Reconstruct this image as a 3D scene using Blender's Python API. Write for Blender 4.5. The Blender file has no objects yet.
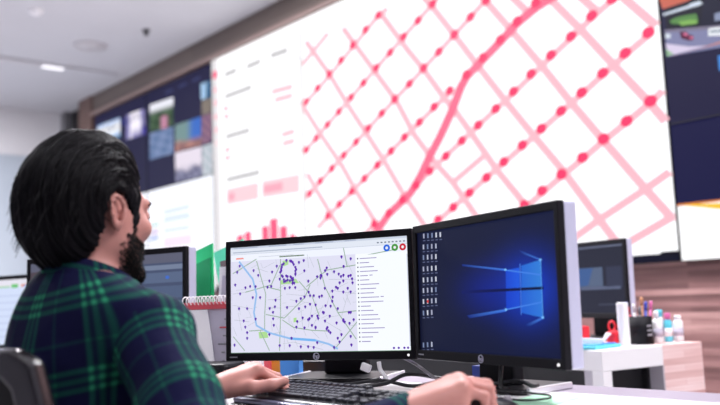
import bpy, bmesh, math, random
import numpy as np
from mathutils import Vector, Matrix
PI = math.pi
C = bpy.context.scene.collection
YAW = -0.85438475            # the room is turned by this much against the view direction
A = Vector((math.cos(YAW), math.sin(YAW), 0)); B = Vector((-math.sin(YAW), math.cos(YAW), 0))
def RW(u, w, z=0.0): return A*u + B*w + Vector((0, 0, z))
DESK = 0.745
WALLW = 4.10
CEIL = 3.556

# ------------------------------------------------------------------ materials
def lin(c):
    c = c/255.0
    return c/12.92 if c <= 0.04045 else ((c+0.055)/1.055)**2.4
def rgb(r, g, b): return (lin(r), lin(g), lin(b), 1.0)
def mat(name, col, rough=0.5, metal=0.0, spec=0.5, emit=None, strength=0.0, noise=0.0, nscale=40.0, sss=0.0, trans=0.0, coat=0.0, bump=0.0):
    m = bpy.data.materials.new(name); m.use_nodes = True
    nt = m.node_tree; p = nt.nodes['Principled BSDF']
    p.inputs['Base Color'].default_value = col
    p.inputs['Roughness'].default_value = rough
    p.inputs['Metallic'].default_value = metal
    p.inputs['Specular IOR Level'].default_value = spec
    if coat: p.inputs['Coat Weight'].default_value = coat
    if trans: p.inputs['Transmission Weight'].default_value = trans
    if sss:
        p.inputs['Subsurface Weight'].default_value = sss
        p.inputs['Subsurface Radius'].default_value = (0.010, 0.004, 0.002)
        p.inputs['Subsurface Scale'].default_value = 0.6
    if emit:
        p.inputs['Emission Color'].default_value = emit
        p.inputs['Emission Strength'].default_value = strength
    if noise or bump:
        tc = nt.nodes.new('ShaderNodeTexCoord'); nz = nt.nodes.new('ShaderNodeTexNoise')
        nz.inputs['Scale'].default_value = nscale; nz.inputs['Detail'].default_value = 4
        nt.links.new(tc.outputs['Object'], nz.inputs['Vector'])
        if noise:
            mx = nt.nodes.new('ShaderNodeMix'); mx.data_type = 'RGBA'
            mx.inputs[6].default_value = tuple(c*(1-noise) for c in col[:3])+(1,)
            mx.inputs[7].default_value = tuple(min(1, c*(1+noise)) for c in col[:3])+(1,)
            nt.links.new(nz.outputs['Fac'], mx.inputs[0]); nt.links.new(mx.outputs[2], p.inputs['Base Color'])
        if bump:
            b = nt.nodes.new('ShaderNodeBump'); b.inputs['Strength'].default_value = bump; b.inputs['Distance'].default_value = 0.002
            nt.links.new(nz.outputs['Fac'], b.inputs['Height']); nt.links.new(b.outputs['Normal'], p.inputs['Normal'])
    return m
def wood_mat(name, cols, lx=0.9, lz=0.055, rough=0.45, axes=(0, 2)):
    # staggered strips of wood: brick texture laid in the object's own plane, with grain noise
    m = bpy.data.materials.new(name); m.use_nodes = True
    nt = m.node_tree; p = nt.nodes['Principled BSDF']; N = nt.nodes.new; L = nt.links.new
    tc = N('ShaderNodeTexCoord'); sx = N('ShaderNodeSeparateXYZ'); cb = N('ShaderNodeCombineXYZ')
    L(tc.outputs['Object'], sx.inputs[0]); L(sx.outputs[axes[0]], cb.inputs[0]); L(sx.outputs[axes[1]], cb.inputs[1])
    br = N('ShaderNodeTexBrick'); br.offset = 0.37; br.squash = 1.0
    br.inputs['Color1'].default_value = (0, 0, 0, 1); br.inputs['Color2'].default_value = (1, 1, 1, 1)
    br.inputs['Mortar'].default_value = (0.35, 0.35, 0.35, 1); br.inputs['Mortar Size'].default_value = 0.0012
    br.inputs['Scale'].default_value = 1.0; br.inputs['Brick Width'].default_value = lx; br.inputs['Row Height'].default_value = lz
    L(cb.outputs[0], br.inputs['Vector'])
    mp = N('ShaderNodeMapping'); mp.inputs['Scale'].default_value = (3, 60, 1); L(cb.outputs[0], mp.inputs['Vector'])
    nz = N('ShaderNodeTexNoise'); nz.inputs['Scale'].default_value = 1.0; nz.inputs['Detail'].default_value = 5; L(mp.outputs[0], nz.inputs['Vector'])
    ad = N('ShaderNodeMath'); ad.operation = 'MULTIPLY_ADD'; L(nz.outputs['Fac'], ad.inputs[0]); ad.inputs[1].default_value = 0.7
    bw = N('ShaderNodeRGBToBW'); L(br.outputs['Color'], bw.inputs[0])
    ml = N('ShaderNodeMath'); ml.operation = 'MULTIPLY'; ml.inputs[1].default_value = 0.72; L(bw.outputs[0], ml.inputs[0])
    L(ml.outputs[0], ad.inputs[2])
    sb = N('ShaderNodeMath'); sb.operation = 'SUBTRACT'; sb.inputs[1].default_value = 0.22; L(ad.outputs[0], sb.inputs[0])
    cr = N('ShaderNodeValToRGB'); e = cr.color_ramp.elements
    e[0].position = 0.0; e[0].color = cols[0]; e[1].position = 1.0; e[1].color = cols[2]
    k = e.new(0.5); k.color = cols[1]
    L(sb.outputs[0], cr.inputs[0]); L(cr.outputs[0], p.inputs['Base Color'])
    p.inputs['Roughness'].default_value = rough
    return m
M = {}
M['plaster'] = mat('ceiling_paint', rgb(206, 206, 210), 0.85, noise=0.03, nscale=3)
M['wallgrey'] = mat('grey_wall_paint', rgb(120, 118, 128), 0.8, noise=0.03, nscale=2)
M['wallpaint'] = mat('wall_paint', rgb(226, 225, 227), 0.8, noise=0.03, nscale=2)
M['floor'] = mat('floor_carpet', rgb(176, 174, 178), 0.6, noise=0.1, nscale=60)
M['wood'] = wood_mat('wood_strip_cladding', (rgb(78, 52, 52), rgb(138, 101, 99), rgb(204, 164, 158)), 0.5, 0.031)
M['woodtrim'] = wood_mat('wood_trim', (rgb(88, 76, 70), rgb(104, 92, 86), rgb(122, 108, 100)), 2.4, 0.2)
M['woodlip'] = mat('wood_lip', rgb(150, 128, 122), 0.4, noise=0.12, nscale=12)
M['woodcol'] = mat('wood_column', rgb(112, 88, 80), 0.5, noise=0.12, nscale=8)
M['woodpale'] = wood_mat('pale_wood_laminate', (rgb(186, 134, 128), rgb(232, 196, 192), rgb(252, 236, 234)), 0.4, 0.024, axes=(1, 2))
M['frost'] = mat('frosted_glass', rgb(184, 194, 204), 0.25, spec=0.5)
M['voidshade'] = mat('black_recess_shade', rgb(22, 22, 26), 0.6)  # flat black that paints the shade inside openings
M['alu'] = mat('grey_aluminium', rgb(150, 150, 154), 0.4, metal=0.6)
M['blackplastic'] = mat('black_plastic', rgb(17, 16, 22), 0.42, spec=0.3)
M['blackmatte'] = mat('black_matte_plastic', rgb(16, 15, 22), 0.6, spec=0.2, noise=0.1, nscale=200)
M['silver'] = mat('silver_plastic', rgb(196, 196, 218), 0.4, spec=0.5)
M['silvertrim'] = mat('bright_silver_trim', rgb(235, 235, 240), 0.25, metal=0.5)
M['whitelam'] = mat('white_laminate', rgb(238, 237, 238), 0.28, noise=0.02, nscale=20)
M['greylamshade'] = mat('grey_laminate_and_shade', rgb(186, 182, 190), 0.4, noise=0.03, nscale=20)
M['edgelam'] = mat('grey_brown_laminate', rgb(150, 140, 156), 0.35, noise=0.05, nscale=10)
M['white'] = mat('white_plastic', rgb(244, 243, 245), 0.4)
M['paper'] = mat('white_paper', rgb(246, 245, 248), 0.7)
M['papergrey'] = mat('printed_grey_paper', rgb(196, 192, 208), 0.7)
M['red'] = mat('red_plastic', rgb(214, 30, 46), 0.4)
M['redprint'] = mat('red_print', rgb(222, 84, 96), 0.6)
M['orange'] = mat('orange_paper', rgb(250, 170, 60), 0.6)
M['bluepaper'] = mat('blue_paper', rgb(72, 148, 226), 0.55)
M['navypaper'] = mat('navy_packet', rgb(28, 58, 140), 0.4)
M['green'] = mat('green_card', rgb(44, 214, 132), 0.5, noise=0.06, nscale=15)
M['greendark'] = mat('dark_green_card', rgb(20, 160, 96), 0.5)
M['greenlit'] = mat('lit_green_plastic', rgb(120, 250, 214), 0.4)  # green lightened for wall light showing through the file's top edge
M['greenpaper'] = mat('pale_green_paper', rgb(176, 232, 196), 0.6)
M['maroon'] = mat('maroon_cover', rgb(96, 22, 52), 0.55)
M['cyan'] = mat('cyan_plastic', rgb(96, 206, 226), 0.35)
M['cable'] = mat('black_cable', rgb(24, 23, 28), 0.45)
M['cablegrey'] = mat('grey_cable', rgb(128, 124, 132), 0.45)
M['penblue'] = mat('blue_pen', rgb(48, 70, 178), 0.35)
M['penred'] = mat('red_pen', rgb(190, 36, 60), 0.35)
M['penpink'] = mat('pink_pen', rgb(220, 110, 170), 0.35)
M['pentan'] = mat('tan_pencil', rgb(208, 150, 108), 0.5)
M['chairblack'] = mat('black_chair_mesh', rgb(20, 19, 22), 0.75, noise=0.3, nscale=300)
M['chairframe'] = mat('glossy_black_frame', rgb(22, 20, 25), 0.2, spec=0.8, coat=0.5)
M['screenblack'] = mat('screen_glass_black', rgb(10, 10, 14), 0.25)
M['label'] = mat('grey_marking', rgb(150, 150, 158), 0.5)
M['key'] = mat('black_keycap', rgb(30, 29, 36), 0.32, spec=0.7)
M['kbbody'] = mat('keyboard_case', rgb(28, 27, 34), 0.3, spec=0.6)
M['kblip'] = mat('keyboard_grey_lip', rgb(112, 114, 140), 0.28, metal=0.3)
M['skin'] = mat('skin', rgb(194, 136, 126), 0.5, noise=0.06, nscale=60, sss=0.12, spec=0.35)
M['nail'] = mat('finger_nail', rgb(206, 150, 142), 0.3)
M['hair'] = mat('black_hair', rgb(9, 7, 13), 0.55, spec=0.15)
M['hairlight'] = mat('black_hair_strand', rgb(14, 12, 17), 0.5, spec=0.22)
M['beard'] = mat('black_beard', rgb(15, 11, 11), 0.8, spec=0.1)
M['eyewhite'] = mat('eye_white', rgb(225, 220, 216), 0.2)
M['iris'] = mat('dark_iris', rgb(30, 18, 14), 0.15)
M['trouser'] = mat('dark_trousers', rgb(30, 31, 40), 0.85, noise=0.15, nscale=200)
M['lamp'] = mat('lit_lamp_diffuser', rgb(250, 250, 250), 0.5, emit=(1, 0.98, 1, 1), strength=0.85)
M['disc'] = mat('pale_disc', rgb(206, 203, 206), 0.6)
M['darkmetal'] = mat('dark_metal', rgb(66, 64, 68), 0.4, metal=0.5)
def screen_mat():
    m = bpy.data.materials.new('screen_image'); m.use_nodes = True
    nt = m.node_tree; p = nt.nodes['Principled BSDF']
    at = nt.nodes.new('ShaderNodeAttribute'); at.attribute_name = 'picture'
    p.inputs['Base Color'].default_value = (0.004, 0.004, 0.005, 1); p.inputs['Roughness'].default_value = 0.45
    p.inputs['Specular IOR Level'].default_value = 0.05
    nt.links.new(at.outputs['Color'], p.inputs['Emission Color']); p.inputs['Emission Strength'].default_value = 1.0
    return m
M['screen'] = screen_mat()

# ------------------------------------------------------------------ mesh helpers
class MB:
    def __init__(s): s.v = []; s.f = []; s.m = []; s.sm = []; s.mats = []
    def mi(s, m):
        if m not in s.mats: s.mats.append(m)
        return s.mats.index(m)
    def add(s, vs, fs, m, smooth=False, X=None):
        o = len(s.v); i = s.mi(m)
        s.v += [tuple(X @ Vector(p)) if X else tuple(p) for p in vs]
        for f in fs: s.f.append([o+k for k in f]); s.m.append(i); s.sm.append(smooth)
        return s
    def box(s, x0, x1, y0, y1, z0, z1, m, X=None):
        v = [(x0,y0,z0),(x1,y0,z0),(x1,y1,z0),(x0,y1,z0),(x0,y0,z1),(x1,y0,z1),(x1,y1,z1),(x0,y1,z1)]
        return s.add(v, [(3,2,1,0),(4,5,6,7),(0,1,5,4),(1,2,6,5),(2,3,7,6),(3,0,4,7)], m, X=X)
    def lathe(s, prof, m, n=24, X=None, smooth=True):
        v = []; f = []
        for r, z in prof:
            for k in range(n): a = 2*PI*k/n; v.append((r*math.cos(a), r*math.sin(a), z))
        for i in range(len(prof)-1):
            for k in range(n): a = i*n+k; b = i*n+(k+1) % n; f.append((a, b, b+n, a+n))
        f.append(tuple(range(n))[::-1]); f.append(tuple(range((len(prof)-1)*n, len(prof)*n)))
        return s.add(v, f, m, smooth, X)
    def tube(s, pts, r, m, n=8, X=None, caps=True):
        pts = [Vector(p) for p in pts]; v = []; f = []
        rr = r if isinstance(r, (list, tuple)) else [r]*len(pts)
        up = Vector((0, 0, 1)); prev = None
        for i, p in enumerate(pts):
            t = (pts[min(i+1, len(pts)-1)]-pts[max(i-1, 0)])
            if t.length < 1e-9: t = Vector((0, 0, 1))
            t.normalize()
            if prev is None:
                a = up if abs(t.dot(up)) < 0.95 else Vector((1, 0, 0)); x = (a - t*a.dot(t)).normalized()
            else: x = (prev - t*prev.dot(t)).normalized()
            prev = x; y = t.cross(x)
            for k in range(n): a = 2*PI*k/n; v.append(p + (x*math.cos(a)+y*math.sin(a))*rr[i])
        for i in range(len(pts)-1):
            for k in range(n): a = i*n+k; b = i*n+(k+1) % n; f.append((a, b, b+n, a+n))
        if caps: f.append(tuple(range(n))[::-1]); f.append(tuple(range((len(pts)-1)*n, len(pts)*n)))
        return s.add(v, f, m, True, X)
    def prism(s, poly, y0, y1, m, X=None):       # polygon in x,z pulled along y
        n = len(poly); v = [(x, y0, z) for x, z in poly]+[(x, y1, z) for x, z in poly]
        f = [tuple(range(n)), tuple(range(n, 2*n))[::-1]]+[(k, k+n, (k+1) % n+n, (k+1) % n) for k in range(n)]
        return s.add(v, f, m, X=X)
    def slab(s, poly, z0, z1, m, X=None):        # polygon in x,y pulled along z
        n = len(poly); v = [(x, y, z0) for x, y in poly]+[(x, y, z1) for x, y in poly]
        f = [tuple(range(n))[::-1], tuple(range(n, 2*n))]+[(k, (k+1) % n, (k+1) % n+n, k+n) for k in range(n)]
        return s.add(v, f, m, X=X)
    def ring(s, outer, inner, y0, y1, m, X=None):  # a frame: outer and inner loops (x,z) of equal length pulled along y
        n = len(outer)
        v = [(x, y0, z) for x, z in outer]+[(x, y0, z) for x, z in inner]+[(x, y1, z) for x, z in outer]+[(x, y1, z) for x, z in inner]
        f = []
        for k in range(n):
            j = (k+1) % n
            f += [(k, j, j+n, k+n), (2*n+j, 2*n+k, 3*n+k, 3*n+j), (j, k, 2*n+k, 2*n+j), (n+k, n+j, 3*n+j, 3*n+k)]
        return s.add(v, f, m, X=X)
    def mesh(s, name):
        me = bpy.data.meshes.new(name); me.from_pydata([tuple(p) for p in s.v], [], s.f)
        for m in s.mats: me.materials.append(m)
        me.polygons.foreach_set('material_index', s.m); me.polygons.foreach_set('use_smooth', s.sm); me.update()
        bm = bmesh.new(); bm.from_mesh(me); bmesh.ops.recalc_face_normals(bm, faces=bm.faces); bm.to_mesh(me); bm.free()
        return me
    def build(s, name, parent=None, bevel=0.0, seg=2, loc=None, rz=0.0):
        o = bpy.data.objects.new(name, s.mesh(name)); C.objects.link(o)
        if parent: o.parent = parent
        if loc is not None: o.location = loc
        if rz: o.rotation_euler = (0, 0, rz)
        if bevel:
            b = o.modifiers.new('Bevel', 'BEVEL'); b.width = bevel; b.segments = seg; b.limit_method = 'ANGLE'; b.angle_limit = math.radians(40)
        return o
def rrect(x0, x1, z0, z1, r, n=5):
    out = []
    for cx, cz, a0 in ((x1-r, z1-r, 0), (x0+r, z1-r, PI/2), (x0+r, z0+r, PI), (x1-r, z0+r, 1.5*PI)):
        for k in range(n+1): a = a0+PI/2*k/n; out.append((cx+r*math.cos(a), cz+r*math.sin(a)))
    return out
def tag(o, label, cat, group=None):
    o['label'] = label; o['category'] = cat
    if group: o['group'] = group
    return o
def thing(name, label, cat, loc=(0, 0, 0), rz=0.0, group=None):
    o = bpy.data.objects.new(name, None); o.empty_display_size = 0.1; C.objects.link(o)
    o.location = loc; o.rotation_euler = (0, 0, rz)
    return tag(o, label, cat, group)
def struct(o): o['kind'] = 'structure'; return o
def spline(pts, n=8):        # Catmull-Rom through the points
    P = [Vector(p) for p in pts]; P = [P[0]*2-P[1]]+P+[P[-1]*2-P[-2]]; out = []
    for i in range(1, len(P)-2):
        for k in range(n):
            t = k/n; a, b, c, d = P[i-1], P[i], P[i+1], P[i+2]
            out.append(0.5*((2*b)+(c-a)*t+(2*a-5*b+4*c-d)*t*t+(3*b-a-3*c+d)*t**3))
    out.append(P[-2]); return out

class Img:
    """flat picture of a lit screen: coloured patches in the screen's own plane, thin layers over each other"""
    def __init__(s, ar=1.0): s.v = []; s.f = []; s.c = []; s.ar = ar
    def poly(s, pts, col, L=0):
        o = len(s.v); s.v += [(x, y, L) for x, y in pts]; s.f.append(list(range(o, o+len(pts))))
        s.c.append([col]*len(pts) if not isinstance(col, list) else col)
    def rect(s, x0, x1, y0, y1, col, L=0): s.poly([(x0, y0), (x1, y0), (x1, y1), (x0, y1)], col, L)
    def dot(s, x, y, rx, ry, col, L=0, n=18): s.poly([(x+rx*math.cos(2*PI*k/n), y+ry*math.sin(2*PI*k/n)) for k in range(n)], col, L)
    def line(s, pts, w, col, L=0):
        ar = s.ar
        for (x0, y0), (x1, y1) in zip(pts[:-1], pts[1:]):
            dx, dy = (x1-x0)*ar, y1-y0; l = math.hypot(dx, dy) or 1
            nx, ny = -dy/l*w/2/ar, dx/l*w/2
            s.poly([(x0+nx, y0+ny), (x0-nx, y0-ny), (x1-nx, y1-ny), (x1+nx, y1+ny)], col, L)
        for x, y in pts[1:-1]: s.dot(x, y, w/2/ar, w/2, col, L, 10)
    def grid(s, q, nx, ny, fn, L=0):   # q: corner points tl,tr,br,bl ; fn(x,y) colour with x,y in 0..1 (y down)
        q = [Vector((a, b, 0)) for a, b in q]
        def P(i, j): t, r = i/nx, j/ny; p = (q[0]*(1-t)+q[1]*t)*(1-r)+(q[3]*(1-t)+q[2]*t)*r; return (p.x, p.y)
        for i in range(nx):
            for j in range(ny):
                s.poly([P(i, j), P(i+1, j), P(i+1, j+1), P(i, j+1)], [fn(a/nx, b/ny) for a, b in ((i, j), (i+1, j), (i+1, j+1), (i, j+1))], L)
    def build(s, name, parent, fn):
        me = bpy.data.meshes.new(name); me.from_pydata([tuple(fn(*p)) for p in s.v], [], s.f)
        at = me.color_attributes.new('picture', 'FLOAT_COLOR', 'CORNER')
        at.data.foreach_set('color', [x for f in s.c for c in f for x in (c[0], c[1], c[2], 1.0)])
        me.materials.append(M['screen']); me.update()
        o = bpy.data.objects.new(name, me); C.objects.link(o); o.parent = parent; return o
def sc(r, g, b, k=1.0): return (lin(r)*k, lin(g)*k, lin(b)*k)
def wob(x, y, sd=0.0): return 0.5+0.25*(math.sin(7.3*x+3.1*y+sd)+math.sin(11.7*y-5.3*x+1.7*sd))*0.8+0.12*math.sin(23*x+17*y+2.3*sd)
def mixc(a, b, t): t = max(0, min(1, t)); return tuple(a[i]*(1-t)+b[i]*t for i in range(3))
# ---- pictures on the screens, in metres on each screen plane
STREETS=[[(-5.303,3.086),(-5.013,2.74),(-4.788,2.428),(-4.58,2.16),(-4.419,1.95),(-4.227,1.674),(-4.06,1.467),(-3.937,1.304)],[(-4.822,3.067),(-4.466,2.623),(-4.257,2.364),(-4.089,2.081),(-3.901,1.852),(-3.748,1.696),(-3.615,1.523),(-3.457,1.312)],[(-4.372,3.043),(-4.115,2.706),(-3.963,2.523),(-3.787,2.286),(-3.686,2.167),(-3.543,1.973),(-3.362,1.721),(-3.21,1.54),(-3.028,1.312)],[(-3.967,3.084),(-3.849,2.943),(-3.649,2.676),(-3.458,2.415),(-3.256,2.144),(-3.051,1.879),(-2.871,1.654),(-2.658,1.352),(-2.563,1.22),(-2.509,1.155)],[(-3.429,2.915),(-3.196,2.612),(-2.972,2.315),(-2.763,2.02),(-2.582,1.78),(-2.348,1.474),(-2.211,1.301)],[(-3.214,2.868),(-3.032,2.656)],[(-2.925,2.77),(-2.868,2.695),(-2.678,2.457),(-2.473,2.185),(-2.283,1.937),(-2.19,1.803)],[(-2.706,2.701),(-2.564,2.536)],[(-2.433,2.614),(-2.207,2.346)],[(-5.391,2.574),(-5.133,2.252),(-4.905,1.989),(-4.742,1.759),(-4.508,1.466),(-4.417,1.349)],[(-5.344,1.981),(-5.234,1.833),(-4.971,1.509),(-4.89,1.416)],[(-3.465,1.832),(-3.748,1.696)],[(-5.367,2.9),(-5.008,3.076)],[(-5.364,2.556),(-5.013,2.725),(-4.711,2.884),(-4.405,3.048),(-4.303,3.067)],[(-5.386,2.16),(-5.059,2.336),(-4.756,2.494),(-4.454,2.655),(-4.149,2.812),(-3.845,2.967),(-3.767,3.007)],[(-5.394,1.778),(-5.023,1.978),(-4.718,2.138),(-4.415,2.301),(-4.112,2.456),(-3.811,2.614),(-3.508,2.774),(-3.347,2.863)],[(-5.235,1.525),(-4.949,1.685),(-4.64,1.844),(-4.335,2.005),(-4.032,2.161),(-3.729,2.313)],[(-4.703,1.401),(-4.553,1.493)],[(-4.24,1.635),(-3.954,1.804),(-3.645,1.963),(-3.344,2.115),(-3.194,2.19),(-2.896,2.348),(-2.745,2.425),(-2.598,2.504),(-2.456,2.569),(-2.396,2.603)],[(-4.037,1.381),(-3.755,1.53),(-3.453,1.689),(-3.151,1.842),(-2.851,2.0),(-2.702,2.077),(-2.555,2.156),(-2.405,2.235),(-2.238,2.316)],[(-3.289,1.386),(-3.027,1.538),(-2.877,1.619),(-2.728,1.698),(-2.582,1.779),(-2.429,1.857),(-2.277,1.938),(-2.184,1.998)],[(-2.93,1.197),(-2.838,1.241),(-2.632,1.345),(-2.348,1.474),(-2.184,1.555)],[(-2.664,1.127),(-2.488,1.19),(-2.183,1.319)]]
MAIN=[(-2.819,2.718),(-2.985,2.68),(-3.137,2.621),(-3.274,2.541),(-3.426,2.461),(-3.574,2.382),(-3.632,2.32),(-3.725,2.174),(-3.838,2.029),(-3.952,1.902),(-4.048,1.782),(-4.155,1.675),(-4.241,1.628),(-4.39,1.55),(-4.485,1.472),(-4.591,1.377)]
DOTS=[(-4.405,3.048),(-4.555,2.978),(-4.71,2.898),(-4.858,2.814),(-5.013,2.74),(-5.168,2.658),(-5.323,2.578),(-4.149,2.812),(-4.296,2.733),(-4.454,2.655),(-4.604,2.574),(-4.756,2.494),(-4.909,2.413),(-5.059,2.336),(-5.21,2.252),(-5.344,2.178),(-3.845,2.967),(-3.994,2.889),(-3.367,2.845),(-3.508,2.774),(-3.661,2.695),(-3.811,2.614),(-3.963,2.536),(-4.112,2.456),(-4.272,2.378),(-4.415,2.301),(-4.573,2.217),(-4.718,2.138),(-4.872,2.059),(-5.023,1.978),(-5.177,1.898),(-5.323,1.814),(-3.131,2.637),(-3.273,2.556),(-3.425,2.477),(-3.573,2.397),(-3.729,2.322),(-3.882,2.241),(-4.032,2.161),(-4.189,2.082),(-4.335,2.005),(-4.488,1.925),(-4.64,1.844),(-4.794,1.766),(-4.949,1.685),(-5.095,1.608),(-2.98,2.712),(-3.343,2.118),(-3.496,2.041),(-3.645,1.963),(-3.797,1.883),(-3.954,1.804),(-4.093,1.72),(-4.24,1.639),(-4.389,1.558),(-4.553,1.493),(-3.193,2.199),(-3.05,2.278),(-2.895,2.358),(-2.745,2.434),(-2.597,2.516),(-2.456,2.574),(-3.304,1.769),(-3.151,1.85),(-3.001,1.926),(-2.851,2.006),(-2.701,2.085),(-2.554,2.166),(-2.404,2.245),(-2.255,2.322),(-3.453,1.689),(-3.604,1.609),(-3.755,1.53),(-3.902,1.461),(-2.276,1.946),(-2.428,1.864),(-2.581,1.79),(-2.727,1.706),(-2.879,1.63),(-3.026,1.55),(-3.165,1.479)]
SIDE=[('sep',0.03,[(-5.378,3.18),(-5.4,1.417)]),('sep2',0.02,[(-6.633,2.996),(-5.411,2.972)]),('sep2',0.02,[(-6.596,2.593),(-5.39,2.587)]),('sep2',0.02,[(-6.595,2.208),(-5.385,2.185)]),('txt',0.05,[(-6.575,3.099),(-6.365,3.098)]),('txt',0.05,[(-6.198,3.085),(-5.971,3.085)]),('txt',0.05,[(-5.815,3.092),(-5.562,3.081)]),('txt',0.05,[(-6.584,2.888),(-6.125,2.883)]),('txt',0.05,[(-6.582,2.504),(-6.176,2.497)]),('txt',0.05,[(-6.582,2.097),(-6.035,2.094)]),('txt2',0.03,[(-6.483,2.767),(-6.296,2.766)]),('txt2',0.03,[(-6.487,2.691),(-6.266,2.69)]),('txt2',0.03,[(-6.5,2.381),(-6.313,2.374)]),('txt2',0.03,[(-6.503,2.307),(-6.3,2.302)]),('pnk',0.05,[(-5.816,2.769),(-5.508,2.749)]),('pnk',0.05,[(-5.775,2.687),(-5.512,2.674)]),('pnk',0.05,[(-5.687,2.365),(-5.5,2.364)]),('pnk',0.05,[(-5.677,2.287),(-5.504,2.284)]),('bar',0.15,[(-6.589,1.938),(-6.059,1.932)]),('bar',0.15,[(-6.004,1.934),(-5.454,1.919)]),('bartxt',0.07,[(-6.554,1.929),(-6.451,1.931)]),('bartxt',0.07,[(-5.981,1.931),(-5.696,1.925)])]
SIDEDOTS=[('r',-6.743,3.139),('p',-6.742,2.991),('p',-6.74,2.863),('p',-6.74,2.726),('p',-6.74,2.6),('f',-6.739,2.474),('m',-6.562,2.773),('m',-6.557,2.695),('m',-6.558,2.377),('m',-6.556,2.301)]
CHART=[[(-6.433,1.57),(-6.317,1.56)],[(-6.299,1.59),(-6.194,1.581)],[(-6.027,1.615),(-5.92,1.605)],[(-5.902,1.668),(-5.783,1.656)],[(-5.757,1.59),(-5.649,1.579)],[(-5.617,1.509),(-5.533,1.502)]]
FEEDS={'sky':[(-9.461,3.145),(-8.839,3.129),(-8.843,2.901),(-9.463,2.937)],'violet':[(-8.682,3.127),(-8.236,3.112),(-8.208,2.823),(-8.688,2.84)],'garden':[(-8.106,3.125),(-7.576,3.1),(-7.586,2.796),(-8.114,2.823)],'mist':[(-8.114,2.812),(-7.586,2.791),(-7.595,2.51),(-8.122,2.523)],'street':[(-7.547,2.799),(-7.023,2.786),(-7.033,2.504),(-7.556,2.519)],'brick':[(-7.013,2.789),(-6.824,2.782),(-6.83,2.509),(-7.024,2.502)],'plaza':[(-7.561,2.509),(-7.024,2.488),(-7.03,2.197),(-7.556,2.198)],'lane':[(-7.011,2.49),(-6.818,2.487),(-6.829,2.188),(-7.022,2.196)],'blue':[(-7.02,3.113),(-6.823,3.108),(-6.827,2.94),(-7.017,2.951)],'earth':[(-7.007,2.939),(-6.824,2.935),(-6.826,2.792),(-7.013,2.794)]}
REPORT=[('pk',[(-7.819,2.022),(-7.296,2.022),(-7.295,2.047),(-7.818,2.048)]),('bl',[(-7.823,1.896),(-7.28,1.905),(-7.278,1.95),(-7.821,1.948)]),('bl',[(-7.825,1.823),(-7.283,1.821),(-7.281,1.87),(-7.823,1.875)]),('bl',[(-7.828,1.709),(-7.287,1.702),(-7.286,1.741),(-7.827,1.75)]),('pk',[(-7.833,1.553),(-7.253,1.55),(-7.249,1.649),(-7.83,1.657)]),('gn',[(-8.14,1.8),(-7.936,1.802),(-7.935,1.823),(-8.14,1.821)]),('bu',[(-8.144,1.645),(-7.94,1.655),(-7.939,1.692),(-8.143,1.682)]),('vi',[(-8.143,1.693),(-7.939,1.708),(-7.937,1.771),(-8.141,1.768)])]
TRAFFIC=[('roof',[(-2.18,2.501),(-1.987,2.441),(-2.016,2.428),(-2.163,2.426)]),('beam',[(-2.165,2.401),(-1.958,2.405),(-1.943,2.387),(-2.014,2.387),(-2.161,2.389)]),('beam',[(-2.012,2.41),(-1.957,2.41),(-1.942,2.395),(-1.965,2.385),(-2.014,2.389)]),('bush',[(-2.129,2.352),(-2.095,2.359),(-2.039,2.356),(-1.979,2.347),(-1.973,2.302),(-2.022,2.3),(-2.12,2.333)]),('bush2',[(-2.08,2.332),(-2.019,2.326),(-1.982,2.315),(-1.979,2.293),(-2.066,2.307)]),('bldg',[(-1.936,2.404),(-1.825,2.406),(-1.841,2.243),(-1.964,2.273)]),('win',[(-1.886,2.319),(-1.833,2.32),(-1.838,2.274),(-1.887,2.28)]),('wall',[(-2.162,2.311),(-2.023,2.284),(-1.84,2.248),(-1.843,2.223),(-2.158,2.288)]),('road',[(-2.158,2.294),(-1.842,2.228),(-1.851,2.136),(-2.161,2.162)]),('truck',[(-2.158,2.288),(-2.13,2.281),(-2.13,2.256),(-2.16,2.264)]),('car',[(-2.077,2.277),(-2.041,2.267),(-2.029,2.25),(-2.006,2.236),(-2.005,2.214),(-2.03,2.215),(-2.072,2.24)]),('car2',[(-2.058,2.266),(-2.037,2.258),(-2.033,2.243),(-2.054,2.249)]),('car2',[(-2.028,2.236),(-2.006,2.231),(-2.007,2.22),(-2.026,2.225)]),('van',[(-1.924,2.248),(-1.908,2.251),(-1.841,2.238),(-1.845,2.192),(-1.927,2.212)]),('vang',[(-1.914,2.237),(-1.843,2.223),(-1.843,2.213),(-1.915,2.227)]),('fore',[(-2.16,2.234),(-2.032,2.184),(-1.937,2.164),(-2.152,2.163)]),('foreg',[(-2.161,2.206),(-2.139,2.184),(-2.118,2.168),(-2.158,2.162)]),('edge',[(-2.153,2.156),(-1.848,2.159),(-1.847,2.169),(-1.98,2.159)])]
YEL=[(-2.178,1.355),(-1.954,1.3),(-1.952,1.32),(-1.853,1.299),(-1.855,1.277)]
RIVER=[(-0.2172,0.2518),(-0.1773,0.2044),(-0.1669,0.1665),(-0.1749,0.1203),(-0.1678,0.0878),(-0.1309,0.0686),(-0.074,0.0538),(-0.0031,0.0479),(0.0314,0.0385),(0.0557,0.0266)]
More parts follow.
